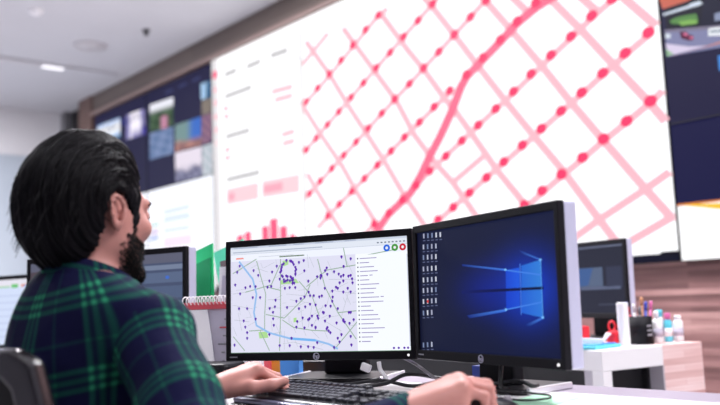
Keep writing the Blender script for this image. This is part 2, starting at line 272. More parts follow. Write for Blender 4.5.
ROADS=[[(-0.166,0.2508),(-0.1505,0.1985),(-0.1403,0.1655),(-0.1441,0.1102),(-0.1446,0.0734)],[(-0.0968,0.2516),(-0.098,0.173),(-0.0991,0.1043),(-0.1034,0.0245)],[(-0.2361,0.2214),(-0.166,0.2555)],[(-0.0939,0.0996),(-0.0633,0.0806),(-0.0127,0.0722),(0.0322,0.0694)],[(-0.0256,0.1791),(0.0308,0.2172),(0.1138,0.2264)],[(0.0063,0.2458),(0.0248,0.1769),(0.0579,0.113),(0.1047,0.0485)],[(-0.14,0.184),(-0.098,0.173)],[(-0.0458,0.1936),(-0.0158,0.1605)],[(-0.1409,0.1147),(-0.0887,0.104)],[(-0.2359,0.0616),(-0.2026,0.0259)],[(-0.1573,0.0737),(-0.1315,0.0249)],[(0.0458,0.025),(0.1078,0.0895)],[(0.0579,0.113),(0.1067,0.1159)],[(-0.1992,0.1725),(-0.1241,0.188),(-0.0991,0.236)],[(-0.1893,0.0745),(-0.1445,0.0762)],[(-0.0109,0.1558),(0.0081,0.1056)],[(0.0768,0.2689),(0.0854,0.2234)],[(0.1104,0.2444),(0.1588,0.2506),(0.2064,0.2566)],[(-0.0154,0.1832),(-0.0313,0.152),(-0.0887,0.104)]]
LANES=[[(-0.2364,0.1693),(-0.1992,0.1725)],[(-0.2366,0.141),(-0.178,0.1297)],[(-0.1351,0.1514),(-0.0984,0.15)],[(-0.1354,0.1329),(-0.0987,0.1289)],[(-0.0882,0.1313),(-0.0521,0.1328)],[(-0.0527,0.0984),(-0.053,0.0804)],[(-0.0731,0.1081),(-0.0734,0.0899)],[(-0.042,0.1252),(-0.0378,0.08)],[(-0.0114,0.1332),(-0.0226,0.0796)],[(0.0187,0.1322),(-0.0125,0.0794)],[(0.0111,0.2364),(0.0106,0.2137)],[(0.0395,0.1673),(0.0287,0.1318)],[(0.0887,0.1652),(0.0675,0.1039)],[(-0.2324,0.1034),(-0.1891,0.0976)],[(-0.0892,0.0722),(-0.0899,0.027)],[(-0.0639,0.0446),(0.0163,0.0255)],[(0.0352,0.1944),(0.1137,0.1908)],[(0.0445,0.167),(0.1126,0.1554)],[(-0.1662,0.232),(-0.1343,0.221)],[(-0.0825,0.1632),(-0.021,0.1562)],[(-0.0724,0.149),(-0.0113,0.1377)],[(0.0179,0.0964),(0.0665,0.0686)],[(-0.0127,0.0704),(0.0069,0.0522)],[(-0.2214,0.1218),(-0.2109,0.075)]]
PARKS=[[(-0.0966,0.1987),(-0.055,0.2005),(-0.0459,0.1891),(-0.0967,0.1877)],[(-0.1626,0.0711),(-0.1383,0.0724),(-0.1343,0.0568),(-0.1596,0.0554)],[(-0.0916,0.2467),(-0.0749,0.2476),(-0.0751,0.2365),(-0.0898,0.2327)],[(-0.0629,0.1032),(-0.0546,0.1048),(-0.0548,0.0939),(-0.0631,0.0924)]]
PINS=[(-0.2151,0.2393),(-0.1611,0.213),(-0.1292,0.1975),(-0.1241,0.1833),(-0.1076,0.2336),(-0.185,0.186),(-0.1778,0.1576),(-0.1942,0.1303),(-0.2,0.084),(-0.1947,0.07),(-0.1198,0.1186),(-0.1181,0.0865),(-0.1143,0.1322),(-0.1563,0.1568),(-0.0854,0.1771),(-0.0719,0.1783),(-0.0564,0.1776),(-0.08,0.1292),(-0.0539,0.1438),(-0.0415,0.1497),(-0.0312,0.1538),(-0.0159,0.156),(0.0092,0.1523),(-0.0297,0.1293),(-0.0373,0.1025),(-0.0222,0.0975),(-0.0119,0.1062),(-0.0013,0.1329),(0.0031,0.1058),(-0.0124,0.0838),(-0.0551,0.0804),(-0.0327,0.0781),(-0.0025,0.0773),(-0.0689,0.0537),(-0.0743,0.0358),(-0.0438,0.0326),(-0.0236,0.0323),(-0.0085,0.0303),(0.0309,0.2218),(0.0267,0.2156),(0.0506,0.2117),(0.075,0.2015),(0.0945,0.2006),(0.0886,0.1991),(0.0647,0.1841),(0.0746,0.1881),(0.0594,0.1709),(0.0859,0.1698),(0.0989,0.1825),(0.0739,0.1614),(0.0247,0.1724),(0.0438,0.1402),(0.0581,0.1219),(0.0257,0.1301),(0.0721,0.0949),(0.0993,0.0942),(0.037,0.0649),(0.0273,0.0739),(0.0322,0.0694),(0.0294,0.0774),(0.0563,0.0512),(0.0663,0.0598),(0.0609,0.0424),(0.0459,0.0294),(0.0904,0.0549),(0.092,0.112),(0.0713,0.2467),(0.0957,0.2408),(-0.0449,0.2395),(-0.0315,0.2434),(-0.131,0.064),(-0.1022,0.0362),(-0.1948,0.0561),(-0.0058,0.1556),(-0.1348,0.1819),(-0.0997,0.2007),(-0.1697,0.1035),(-0.2145,0.1684),(-0.218,0.131),(-0.0471,0.1254),(0.0183,0.1143),(-0.0552,0.2186),(-0.0551,0.2124),(-0.0555,0.2097),(-0.0624,0.2009),(-0.0648,0.2004),(-0.0649,0.1963),(-0.071,0.1951),(-0.0775,0.1972),(-0.0827,0.1949),(-0.088,0.1987),(-0.0909,0.2065),(-0.0933,0.2087),(-0.0979,0.2177),(-0.095,0.221),(-0.0952,0.2248),(-0.0933,0.2301),(-0.0922,0.2357),(-0.0878,0.2387),(-0.0803,0.2458),(-0.0798,0.2465),(-0.0694,0.2447),(-0.0664,0.2439),(-0.0625,0.2404),(-0.0597,0.2351),(-0.0554,0.2282),(-0.053,0.2223),(-0.0638,0.1882),(-0.0692,0.2052),(-0.0636,0.1888),(-0.0621,0.1967),(-0.0679,0.2042),(-0.0644,0.1967),(-0.0812,0.2078),(-0.0638,0.1883),(-0.0876,0.1932),(-0.0773,0.2059)]
WIN={'UL':[(0.0886,0.1861),(0.1315,0.1888),(0.1293,0.1487),(0.0866,0.1476)],'LL':[(0.0864,0.1447),(0.1291,0.145),(0.1274,0.1121),(0.0846,0.1077)],'UR':[(0.1378,0.1922),(0.1954,0.2001),(0.1943,0.1491),(0.1354,0.1486)],'LR':[(0.1351,0.1453),(0.1941,0.1459),(0.1943,0.0931),(0.1327,0.1023)],'bar':[(-0.0661,0.1498),(0.2,0.1503),(0.2004,0.1453),(-0.0665,0.1435)],'beams':[[(0.1955,0.201),(0.1981,0.1981),(0.1396,0.2153),(0.1325,0.2229)],[(0.0888,0.1881),(0.0893,0.1842),(-0.0626,0.2019),(-0.0623,0.2061)],[(0.0839,0.1101),(0.0852,0.1053),(-0.0425,0.0916),(-0.0512,0.0978)],[(0.193,0.0949),(0.1955,0.0913),(0.1515,0.0764),(0.1407,0.0795)]]}
ICONS=[(-0.2155,0.2817),(-0.1976,0.281),(-0.18,0.2802),(-0.1627,0.2795),(-0.1457,0.2788),(-0.2183,0.2565),(-0.2004,0.256),(-0.1828,0.2555),(-0.1655,0.2549),(-0.2198,0.2324),(-0.2019,0.2321),(-0.1843,0.2318),(-0.167,0.2314),(-0.2214,0.2061),(-0.2035,0.206),(-0.1859,0.2059),(-0.1686,0.2057),(-0.2229,0.1809),(-0.205,0.181),(-0.1874,0.1811),(-0.1701,0.1812),(-0.2244,0.157),(-0.2065,0.1573),(-0.1889,0.1576),(-0.1716,0.1578),(-0.2259,0.1319),(-0.208,0.1324),(-0.1904,0.1329),(-0.1731,0.1334),(-0.2275,0.1058),(-0.2096,0.1065),(-0.192,0.1072),(-0.2319,0.0333),(-0.214,0.0346),(-0.1964,0.0359)]
HEAD=[(-0.2368,0.2882),(0.2493,0.282),(0.2475,0.2366),(-0.237,0.2548)]
# ------------------------------------------------------------------ the room
R0 = dict(rz=YAW)
def shell(name, m, *b):
    return struct(MB().box(*b, m).build(name, **R0))
shell('floor', M['floor'], -10.9, 2.6, -2.6, 4.3, -0.1, 0)
shell('ceiling', M['plaster'], -10.9, 2.6, -2.6, 4.9, CEIL, CEIL+0.1)
shell('wall_back', M['wood'], -10.0, 2.6, WALLW+0.06, WALLW+0.2, 0, CEIL)
shell('wall_right', M['wallgrey'], 2.5, 2.6, -2.6, 4.3, 0, CEIL)
shell('wall_front', M['wallgrey'], -10.9, 2.6, -2.6, -2.5, 0, CEIL)
shell('wall_left', M['wallpaint'], -10.9, -10.74, -2.6, 4.9, 2.965, CEIL)
shell('trim_5', M['alu'], -10.74, -10.60, 4.14, 4.3, 0, CEIL)
w1 = struct(MB().box(-10.86, -10.76, -2.5, 4.9, 0, 2.965, M['frost']).build('window_1', rz=YAW))
f = MB()
for w in (-1.2, 0.2, 1.6, 3.0): f.box(-10.76, -10.735, w-0.02, w+0.02, 0, 2.965, M['alu'])
f.box(-10.76, -10.735, -2.5, 4.2, 2.95, 2.975, M['wallpaint'])
f.build('window_frame', w1)
shell('trim_1', M['voidshade'], -10.60, -10.0, 4.24, 4.34, 0, CEIL)          # black panel painting the shade of a recess past the wood wall
shell('trim_2', M['woodcol'], -10.0, -9.62, WALLW-0.02, WALLW+0.06, 0, CEIL-0.002) # wood post closing the screens on the left
shell('trim_3', M['woodtrim'], -9.62, 2.5, WALLW+0.0, WALLW+0.06, 3.335, CEIL-0.002)
shell('trim_4', M['woodlip'], -9.62, 2.5, WALLW-0.03, WALLW+0.06, 3.298, 3.335)
shell('baseboard_back', M['woodtrim'], -10.0, 2.5, WALLW+0.04, WALLW+0.06, 0, 0.1)

# ------------------------------------------------------------------ the video wall
WHITE = (1.3, 1.3, 1.32)
PINK = sc(255, 194, 207, 1.0); RED = sc(255, 64, 112, 1.0); MAINC = sc(255, 118, 150, 1.0)
GR1 = sc(228, 227, 229); GR2 = sc(206, 204, 206)
def wallfn(x, y, L): return (x, WALLW-0.003-0.0012*L, y)
def wall_display(label, u0, u1, z0, z1, seams_u=(), seams_z=()):
    t = thing('video_wall_display', label, 'screen', (0, 0, 0), YAW, 'video wall displays')
    MB().box(u0, u1, WALLW, WALLW+0.058, z0, z1, M['blackplastic']).build('housing', t)
    sm = MB()
    for u in seams_u: sm.box(u-0.004, u+0.004, WALLW-0.0105, WALLW, z0, z1, M['blackmatte'])
    for z in seams_z: sm.box(u0, u1, WALLW-0.0105, WALLW, z-0.004, z+0.004, M['blackmatte'])
    if seams_u or seams_z: sm.build('module_seam', t)
    return t
# centre: the white street map
t = wall_display('huge white screen with pink street map and red dots, centre of the wooden wall', -6.812, -2.187, 1.074, 3.292)
im = Img(0.72)
im.rect(-6.81, -2.19, 1.12, 3.29, WHITE, 0)
im.rect(-6.81, -2.19, 1.076, 1.12, sc(10, 12, 36), 0)
im.rect(-2.29, -2.19, 1.105, 1.13, sc(8, 8, 24), 1)
im.rect(-6.805, -6.70, 1.12, 3.285, sc(236, 232, 235), 1)
def cut(l):      # keep a street inside the map
    out = []
    for (x0, y0), (x1, y1) in zip(l[:-1], l[1:]):
        if x0 > -2.2 and x1 > -2.2: continue
        if x1 > -2.2: k = (-2.2-x0)/(x1-x0); x1, y1 = -2.2, y0+k*(y1-y0)
        if x0 > -2.2: k = (-2.2-x1)/(x0-x1); x0, y0 = -2.2, y1+k*(y0-y1)
        if max(y0, y1) > 3.285:
            if min(y0, y1) > 3.28: continue
            k = (3.285-min(y0, y1))/abs(y1-y0)
            if y0 > y1: x0, y0 = x1+k*(x0-x1), 3.285
            else: x1, y1 = x0+k*(x1-x0), 3.285
        if not out: out = [(x0, y0)]
        out.append((x1, y1))
    return out
for l in STREETS: im.line(cut(l), 0.042, PINK, 1)
im.line(cut(MAIN), 0.062, MAINC, 2)
for x, y in DOTS: im.dot(x, y, 0.040, 0.033, RED, 3)
for k, w, p in SIDE:
    im.line(p, w, {'sep': GR1, 'sep2': GR1, 'txt': GR2, 'txt2': sc(236, 232, 234), 'pnk': sc(255, 206, 216), 'bar': sc(255, 216, 224), 'bartxt': sc(255, 176, 194)}[k], 2 if k == 'bartxt' else 1)
for k, x, y in SIDEDOTS:
    im.dot(x, y, 0.045 if k == 'r' else 0.036, 0.042 if k == 'r' else 0.03, {'r': sc(255, 92, 130), 'p': sc(255, 196, 206), 'f': sc(252, 226, 230), 'm': sc(255, 176, 192)}[k], 2)
for (a, b) in CHART: im.rect(a[0], b[0], 1.2, (a[1]+b[1])/2, sc(255, 96, 136), 1)
im.build('screen', t, wallfn)
# left: dark page of camera pictures over a white report
t = wall_display('dark screen of small camera pictures over a white report, left of the street map', -9.55, -6.82, 1.074, 3.276, (-8.185,), (2.187,))
im = Img(0.72)
NAVY = sc(34, 33, 66); N2 = sc(30, 30, 62)
im.rect(-9.545, -6.825, 2.187, 3.27, NAVY, 0)
im.rect(-9.545, -6.825, 1.08, 2.187, (1.1, 1.12, 1.2), 0)
im.rect(-9.4, -8.3, 3.02, 3.10, sc(40, 44, 110), 1)
for k in range(3): im.rect(-7.75+0.28*k, -7.58+0.28*k, 3.165, 3.195, sc(58, 62, 104), 1)
def feed(k):
    S = sc
    def fn(x, y):
        n = wob(x*1.6, y*1.6, hash_(k)); n2 = wob(y*2.2+0.3, x*2.2, hash_(k)+2)
        if k == 'sky': return mixc(mixc(S(120, 170, 235), S(255, 255, 255, 1.1), 1-abs(y-0.45)*2.2+n*0.4), S(60, 120, 150), (y-0.75)*3)
        if k == 'violet': return mixc(S(250, 244, 255, 1.05), mixc(S(96, 86, 190), S(50, 50, 130), n), (0.8 if x < 0.18 or x > 0.78 else 0) + max(0, y-0.6)*2.2*(1 if x > 0.3 else 0))
        if k == 'garden': return mixc(S(240, 240, 250), mixc(mixc(S(86, 112, 84), S(40, 66, 44), n*1.2), S(226, 150, 186), (1-abs(x-0.62)*5)*(1 if y > 0.55 else 0)), (y-0.2)*6)
        if k == 'mist': return mixc(S(140, 156, 196), S(92, 118, 160), n*1.3)
        if k == 'street': return mixc(mixc(S(120, 150, 150), S(60, 110, 200), (x-0.45)*4 if y < 0.75 else 0), mixc(S(196, 140, 128), S(120, 88, 96), n), (y-0.62)*6+ (0.3 if x < 0.3 else 0))
        if k == 'brick': return mixc(S(178, 132, 140), S(110, 80, 120), n*1.4)
        if k == 'plaza': return mixc(S(236, 226, 240), mixc(S(60, 60, 96), S(160, 160, 190), n2), (y-0.5+0.2*(n-0.5))*5)
        if k == 'lane': return mixc(S(150, 176, 184), S(222, 220, 230), n*1.5-0.2)
        if k == 'blue': return mixc(S(170, 206, 240), S(40, 90, 130), (x-0.35+0.4*(n-0.5))*3)
        return mixc(S(96, 88, 92), S(146, 134, 120), n*1.4)
    return fn
def hash_(k): return sum(ord(c) for c in k) % 17
for k, q in FEEDS.items(): im.grid(q, 12, 10, feed(k), 1)
for c, p in REPORT: im.poly(p, {'pk': sc(246, 230, 246, 1.05), 'bl': sc(222, 234, 252, 1.05), 'gn': sc(140, 200, 176), 'bu': sc(170, 190, 246), 'vi': sc(232, 220, 244)}[c], 1)
im.line([(-9.5, 1.81), (-6.83, 1.812)], 0.008, sc(206, 230, 240), 1)
im.build('screen', t, wallfn)
# right: traffic camera picture on dark blue, white page below
t = wall_display('dark blue screen with a traffic camera picture, right of the street map', -2.178, -0.7, 1.074, 3.276, (), (1.797,))
im = Img(0.72)
im.rect(-2.176, -0.72, 1.797, 3.27, sc(30, 28, 62), 0)
im.rect(-2.176, -0.72, 1.36, 1.797, sc(20, 20, 66), 0)
im.rect(-2.176, -0.72, 1.076, 1.36, (1.2, 1.2, 1.22), 0)
im.poly([(-2.176, 1.368), (-0.72, 1.07), (-0.72, 1.24), (-1.95, 1.352), (-2.176, 1.368)], sc(252, 206, 66), 1)
im.poly([(-2.176, 1.372), (-0.72, 1.36), (-0.72, 1.35), (-2.176, 1.362)], sc(240, 140, 60), 2)
im.rect(-2.150, -1.2, 2.158, 2.60, sc(26, 26, 40), 1)
TC = {'roof': sc(206, 104, 84), 'beam': sc(214, 224, 240), 'bush': sc(92, 142, 76), 'bush2': sc(132, 182, 92), 'bldg': sc(26, 28, 50), 'win': sc(140, 150, 180), 'wall': sc(128, 122, 146),
      'road': sc(132, 134, 172), 'truck': sc(220, 228, 240), 'car': sc(88, 20, 56), 'car2': sc(226, 120, 160), 'van': sc(236, 240, 246), 'vang': sc(112, 130, 150), 'fore': sc(222, 210, 236), 'foreg': sc(150, 190, 150), 'edge': sc(214, 140, 120)}
for i, (c, p) in enumerate(TRAFFIC): im.poly(p, TC[c], 2+i*0.25)
im.rect(-1.89, -1.80, 2.02, 2.10, sc(70, 140, 220), 1)
im.build('screen', t, wallfn)

# ------------------------------------------------------------------ ceiling fittings
def cz(u, w): return RW(u, w, CEIL)
t = thing('smoke_detector', 'small white smoke detector on the ceiling, top left', 'smoke detector', cz(-7.057, 2.503))
MB().lathe([(0.06, 0), (0.06, -0.012), (0.052, -0.03), (0.034, -0.045), (0.0, -0.046)], M['white']).build('body', t)
MB().lathe([(0.066, 0), (0.066, -0.008), (0.06, -0.008)], M['white']).build('base', t)
t = thing('downlight', 'pale round unlit disc set in the ceiling', 'ceiling light', cz(-7.77, 3.289))
MB().lathe([(0.17, 0), (0.17, -0.012), (0.155, -0.018), (0.15, -0.01)], M['disc'], 32).build('rim', t)
MB().lathe([(0.15, -0.004), (0.15, -0.012), (0.0, -0.012)], M['disc'], 32).build('diffuser', t)
t = thing('fire_sprinkler', 'small dark sprinkler head hanging from the ceiling near the wood trim', 'sprinkler', cz(-7.024, 3.521))
MB().lathe([(0.04, 0), (0.04, -0.006), (0.0, -0.007)], M['darkmetal']).build('escutcheon', t)
MB().lathe([(0.012, -0.006), (0.010, -0.03), (0.0, -0.031)], M['darkmetal'], 12).tube([(-0.016, 0, -0.02), (-0.014, 0, -0.036), (0, 0, -0.046), (0.014, 0, -0.036), (0.016, 0, -0.02)], 0.005, M['darkmetal']).build('frame_arms', t)
MB().lathe([(0.026, -0.046), (0.026, -0.05), (0.0, -0.051)], M['darkmetal'], 16).build('deflector', t)
t = thing('linear_ceiling_light', 'long pale linear light across the ceiling, partly lit', 'ceiling light', RW(-8.6, 3.1, CEIL), YAW)
MB().box(-0.05, 0.05, -2.2, 0.85, -0.03, 0, M['plaster']).build('channel', t, bevel=0.006)
MB().box(-0.045, 0.045, 0.02, 0.24, -0.036, -0.0301, M['lamp']).build('lit_diffuser', t)
MB().box(-0.036, 0.036, -2.15, 0.0, -0.034, -0.0301, M['disc']).build('unlit_diffuser', t)
# ------------------------------------------------------------------ desks
t = thing('desk', 'long white desk with a grey rear strip, under the two computer monitors', 'desk', RW(-2.0, 1.2), YAW)
def dl(u, w): return (u+2.0, w-1.2)
x0, y0 = dl(-5.6, 0.925); x1, y1 = dl(0.4, 1.42); y2 = 1.545-1.2
MB().box(x0, x1, y0, y1, DESK-0.03, DESK, M['whitelam']).build('desktop', t, bevel=0.003)
MB().box(x0, x1, y1, y2, DESK-0.03, DESK, M['edgelam']).build('rear_strip', t, bevel=0.002)
MB().box(x0+0.05, x1-0.05, y2-0.06, y2-0.04, 0.28, DESK-0.03, M['greylamshade']).build('modesty_panel', t)
for u in (-5.55, -3.6, -0.55, 0.35):
    x, _ = dl(u, 0); MB().box(x-0.02, x+0.02, y0+0.05, y2-0.02, 0, DESK-0.03, M['whitelam']).build('leg_panel', t, bevel=0.002)
# second row desk on the right
t = thing('desk', 'white desk end with an open front and pale wood side, behind the dark blue monitor', 'desk', RW(-1.598, 2.425), YAW-0.205)
W_, SHADE_ = M['whitelam'], M['greylamshade']  # the grey puts the shade on the white desk's side faces into colour
MB().box(-3.4, 0.0, 0.0, 0.292, DESK-0.07, DESK, W_).build('desktop', t, bevel=0.003)
MB().box(-0.05, 0.0, 0.0, 0.042, 0, DESK-0.07, W_).build('end_leg', t, bevel=0.002)
MB().box(-0.085, -0.05, 0.0, 0.03, 0, DESK-0.07, SHADE_).build('front_post', t)
MB().box(-0.085, 0.0, 0.286, 0.292, 0, DESK-0.07, SHADE_).build('inner_panel', t)
MB().box(-0.5, 0.0, 0.292, 0.495, 0, DESK, M['woodpale']).build('wood_cabinet', t, bevel=0.002)
MB().box(-3.35, -0.06, 0.275, 0.285, 0.1, DESK-0.07, M['voidshade']).box(-0.10, -0.086, 0.03, 0.275, 0.1, DESK-0.07, M['voidshade']).build('opening_shade_panel', t)  # black sheets stand in for the shade under the open desk
MB().box(-3.4, -3.35, 0.0, 0.292, 0, DESK-0.07, W_).build('end_leg', t)

# ------------------------------------------------------------------ monitors
def text_mesh(name, txt, size, m, parent, X):
    cu = bpy.data.curves.new(name, 'FONT'); cu.body = txt; cu.size = size; cu.extrude = 0.0004; cu.align_x = 'CENTER'; cu.align_y = 'CENTER'
    o = bpy.data.objects.new(name, cu); C.objects.link(o)
    dg = bpy.context.evaluated_depsgraph_get(); me = bpy.data.meshes.new_from_object(o.evaluated_get(dg)); C.objects.unlink(o); bpy.data.objects.remove(o)
    me.name = name; me.materials.clear(); me.materials.append(m); me.transform(X)
    r = bpy.data.objects.new(name, me); C.objects.link(r); r.parent = parent; return r
def monitor(label, x, y, zb, yaw, tilt, w, h, img, zdesk=DESK, logo=True, back=0.17, bz=0.0125, trims=True, depth=0.045, basef=0.115, baser=0.08, stand=None):
    t = thing('computer_monitor', label, 'monitor', (x, y, zdesk), yaw, 'computer monitors')
    X = Matrix.Translation((0, 0, zb-zdesk)) @ Matrix.Rotation(-tilt, 4, 'X')
    sx0, sx1, sz0, sz1 = -w/2+bz, w/2-bz, 0.020, h-0.017
    def rect(x0, x1, z0, z1): return [(x1, z1), (x0, z1), (x0, z0), (x1, z0)]
    MB().ring(rect(-w/2, w/2, 0, h), rect(sx0, sx1, sz0, sz1), 0, 0.016, M['blackmatte'], X).build('bezel', t, bevel=0.002)
    b = MB().box(-w/2+0.001, w/2-0.001, 0.016, depth, 0.002, h-0.001, M['silver'], X).build('side_casing', t, bevel=0.003)
    MB().prism([(-w*0.3, 0.05), (w*0.3, 0.05), (w*0.36, h*0.5), (w*0.3, h-0.05), (-w*0.3, h-0.05), (-w*0.36, h*0.5)], depth, depth+0.03, M['blackplastic'], X).build('rear_hump', t, bevel=0.012)
    MB().box(sx0-0.001, sx1+0.001, 0.006, 0.0158, sz0-0.001, sz1+0.001, M['screenblack'], X).build('panel', t)
    if img:
        img.build('screen', t, lambda px, pz, L: X @ Vector((px, 0.0055-0.0002*L, pz)))
    if logo:
        lg = MB(); n = 24
        lg.ring([(0.0085*math.cos(2*PI*k/n), 0.010+0.0085*math.sin(2*PI*k/n)) for k in range(n)], [(0.007*math.cos(2*PI*k/n), 0.010+0.007*math.sin(2*PI*k/n)) for k in range(n)], -0.0008, 0.001, M['silver'], X)
        lo = lg.build('logo_ring', t)
        text_mesh('logo_letters', 'hp', 0.012, M['silver'], t, X @ Matrix.Translation((0, -0.0005, 0.010)) @ Matrix.Rotation(PI/2, 4, 'X'))
        MB().box(-w/2+0.012, -w/2+0.034, -0.0006, 0.001, 0.0085, 0.0115, M['label'], X).build('model_marking', t)
    MB().lathe([(0.0028, 0), (0.0028, 0.001), (0, 0.0012)], M['lamp'], 12, X @ Matrix.Translation((w/2-0.018, 0, 0.010)) @ Matrix.Rotation(PI/2, 4, 'X')).build('power_light', t)
    nb = back
    SX = Matrix.Identity(4)
    if stand: SX = Matrix.Translation((stand[0], stand[1], 0)) @ Matrix.Rotation(stand[2], 4, 'Z')
    NX = Matrix.Translation((stand[0]*0.75, 0, 0)) if stand else SX
    MB().prism([(-0.062, 0.012), (0.062, 0.012), (0.055, zb-zdesk+0.12), (-0.055, zb-zdesk+0.12)], nb, nb+0.03, M['blackmatte'], NX).build('stand_neck', t, bevel=0.006)
    MB().box(-0.05, 0.05, depth+0.02, nb+0.01, zb-zdesk+0.085, zb-zdesk+0.16, M['blackmatte'], NX).build('stand_hinge', t, bevel=0.006)
    MB().slab(rrect(-0.135, 0.135, nb-basef, nb+baser, 0.02), 0, 0.012, M['blackplastic'], SX).build('stand_base', t, bevel=0.003)
    if trims:
        for s in (-1, 1):
            MB().box(s*0.136-0.005, s*0.136+0.005, nb-basef+0.015, nb+baser-0.01, 0.0, 0.014, M['silvertrim'], SX).build('base_trim', t, bevel=0.003)
    return t
# left monitor: street map in a browser
im = Img(1.0)
X0, X1, Z0, Z1 = -0.2425, 0.2425, 0.020, 0.288
im.rect(X0, X1, Z0, Z1, sc(236, 240, 252, 1.05), 0)
im.rect(X0, 0.108, Z0, 0.252, sc(226, 226, 246), 1)
im.rect(0.108, X1, Z0, 0.252, sc(244, 248, 255, 1.05), 1)
def clipm(pts): return [(min(max(x, X0+0.001), X1-0.001), min(max(y, Z0+0.001), Z1-0.001)) for x, y in pts]
for p in PARKS: im.poly(p, sc(176, 222, 150), 2)
for l in LANES: im.line(clipm(l), 0.0011, sc(190, 194, 208), 2)
for l in ROADS: im.line(clipm(l), 0.0024, sc(156, 182, 162), 3)
im.line(clipm(RIVER), 0.0048, sc(150, 192, 240), 4)
im.line(clipm(RIVER[6:8]), 0.0060, sc(120, 184, 244), 5)
im.rect(0.108, X1, Z0, 0.249, sc(244, 248, 255, 1.05), 5.5)
random.seed(5)
PIN = sc(96, 48, 176)
for k in range(46): PINS.append((random.uniform(-0.02, 0.10), random.uniform(0.07, 0.21)) if k < 26 else (random.uniform(-0.235, 0.1), random.uniform(0.03, 0.235)))
for k in range(70):
    x, y, a, l = random.uniform(-0.235, 0.10), random.uniform(0.03, 0.235), random.choice((0.1, 0.1+PI/2, 0.4, 2.0)), random.uniform(0.008, 0.035)
    im.line(clipm([(x, y), (x+l*math.cos(a), y+l*math.sin(a))]), 0.0010, sc(192, 198, 210), 2)
for x, y in PINS:
    x, y = clipm([(x, y)])[0]
    if y < 0.024: y = 0.026
    im.dot(x, y+0.0012, 0.0033, 0.0032, PIN, 6, 8); im.poly([(x-0.0028, y), (x, y-0.0046), (x+0.0028, y)], PIN, 6)
im.rect(X0, X1, 0.2835, Z1, sc(206, 214, 232), 2)
im.rect(X0, X1, 0.2700, 0.2835, sc(228, 234, 246), 2)
im.rect(X0, X1, 0.2690, 0.2700, sc(190, 198, 214), 3)
for x, w in ((-0.232, 0.07), (-0.13, 0.05), (-0.06, 0.03), (0.0, 0.05), (0.08, 0.03)): im.rect(x, x+w, 0.2850, 0.2868, sc(160, 172, 196), 4)
for k in range(8): im.rect(0.165+k*0.0095, 0.170+k*0.0095, 0.2745, 0.2775, sc(110, 120, 140), 4)
im.rect(-0.235, 0.02, 0.2735, 0.2762, sc(176, 186, 206), 4)
im.rect(-0.226, -0.204, 0.2570, 0.2610, sc(244, 150, 140), 4)
im.rect(-0.10, -0.03, 0.2560, 0.2590, sc(110, 130, 110), 4); im.rect(-0.16, -0.06, 0.2600, 0.2612, sc(190, 196, 206), 4)
im.dot(0.190, 0.262, 0.0085, 0.0085, sc(40, 104, 226), 7); im.dot(0.2105, 0.262, 0.0085, 0.0085, sc(70, 150, 60), 7); im.dot(0.2305, 0.262, 0.0085, 0.0085, sc(206, 40, 60), 7)
for x in (0.190, 0.2105, 0.2305): im.dot(x, 0.262, 0.0035, 0.0035, sc(240, 240, 246), 8, 10)
for k in range(20):
    z = 0.240-k*0.0104; im.rect(0.1125, 0.1155, z-0.0012, z+0.0022, sc(60, 60, 90), 7)
    L_ = random.uniform(0.02, 0.062); im.rect(0.119, 0.119+L_, z-0.0006, z+0.0014, sc(150, 138, 190), 7)
    if k in (4, 9): im.rect(0.119+L_+0.004, 0.119+L_+0.012, z, z+0.002, sc(150, 138, 190), 7)
for x in (0.20, 0.212, 0.226, 0.235): im.dot(x, 0.0265, 0.003, 0.0028, PIN, 7, 8)
im.rect(0.2395, 0.2420, 0.03, 0.245, sc(206, 212, 226), 7)
im.rect(X0, X1, Z0, Z0+0.0012, sc(110, 150, 120), 8)
def V(x, y, z): return (x, y, z+0.95)
monitor('computer monitor showing a street map with purple pins, in front of the green file', -0.12140655, 2.04047248, 0.95-0.14467003, -0.3929384, 0.03454099, 0.51, 0.305, im)
# right monitor: dark blue desktop with a glowing window
im = Img(1.0)
def desk_pic(x, y):
    px, pz = -0.2425+0.485*x, 0.288-0.268*y
    dx, dz = px-0.155, pz-0.147
    base = mixc(sc(19, 25, 54), sc(22, 28, 60), x*0.6+0.3*(1-y))
    g = math.exp(-(dx/0.085)**2-(dz/0.062)**2)
    left = math.exp(-((px-0.04)/0.10)**2-((pz-0.147)/0.048)**2)
    c = mixc(base, sc(22, 66, 214), 0.78*g)
    c = mixc(c, sc(20, 44, 170), 0.50*left*(1-g*0.6))
    return mixc(c, sc(12, 14, 34), 0.5*math.exp(-((px+0.2425)/0.02)**2))
im.grid([(-0.2425, 0.288), (0.2425, 0.288), (0.2425, 0.020), (-0.2425, 0.020)], 48, 28, desk_pic, 0)
for b in WIN['beams']:
    im.poly(b, [sc(70, 130, 235), sc(50, 100, 215), sc(22, 40, 120), sc(24, 46, 130)], 1)
for k, ca, cb in (('UL', (26, 72, 208), (32, 92, 226)), ('LL', (24, 64, 200), (30, 80, 214)), ('UR', (38, 104, 214), (52, 128, 218)), ('LR', (36, 96, 212), (48, 122, 220))):
    im.poly(WIN[k], [sc(*ca), sc(*cb), sc(*cb), sc(*ca)], 2)
im.poly(WIN['bar'], [sc(18, 28, 100), sc(10, 16, 52), sc(10, 16, 52), sc(18, 28, 100)], 3)
im.line([(0.1345, 0.196), (0.131, 0.099)], 0.003, sc(70, 124, 226), 3); im.line([(0.1955, 0.20), (0.194, 0.093)], 0.002, sc(90, 160, 240), 3)
im.line([(0.09, 0.186), (0.195, 0.172)], 0.0025, sc(70, 132, 232), 3); im.line([(0.085, 0.109), (0.194, 0.122)], 0.0025, sc(70, 132, 232), 3)
for x, y in ((0.195, 0.20), (0.194, 0.094), (0.088, 0.187), (0.084, 0.109)): im.dot(x, y, 0.004, 0.0025, sc(120, 186, 250), 4, 10)
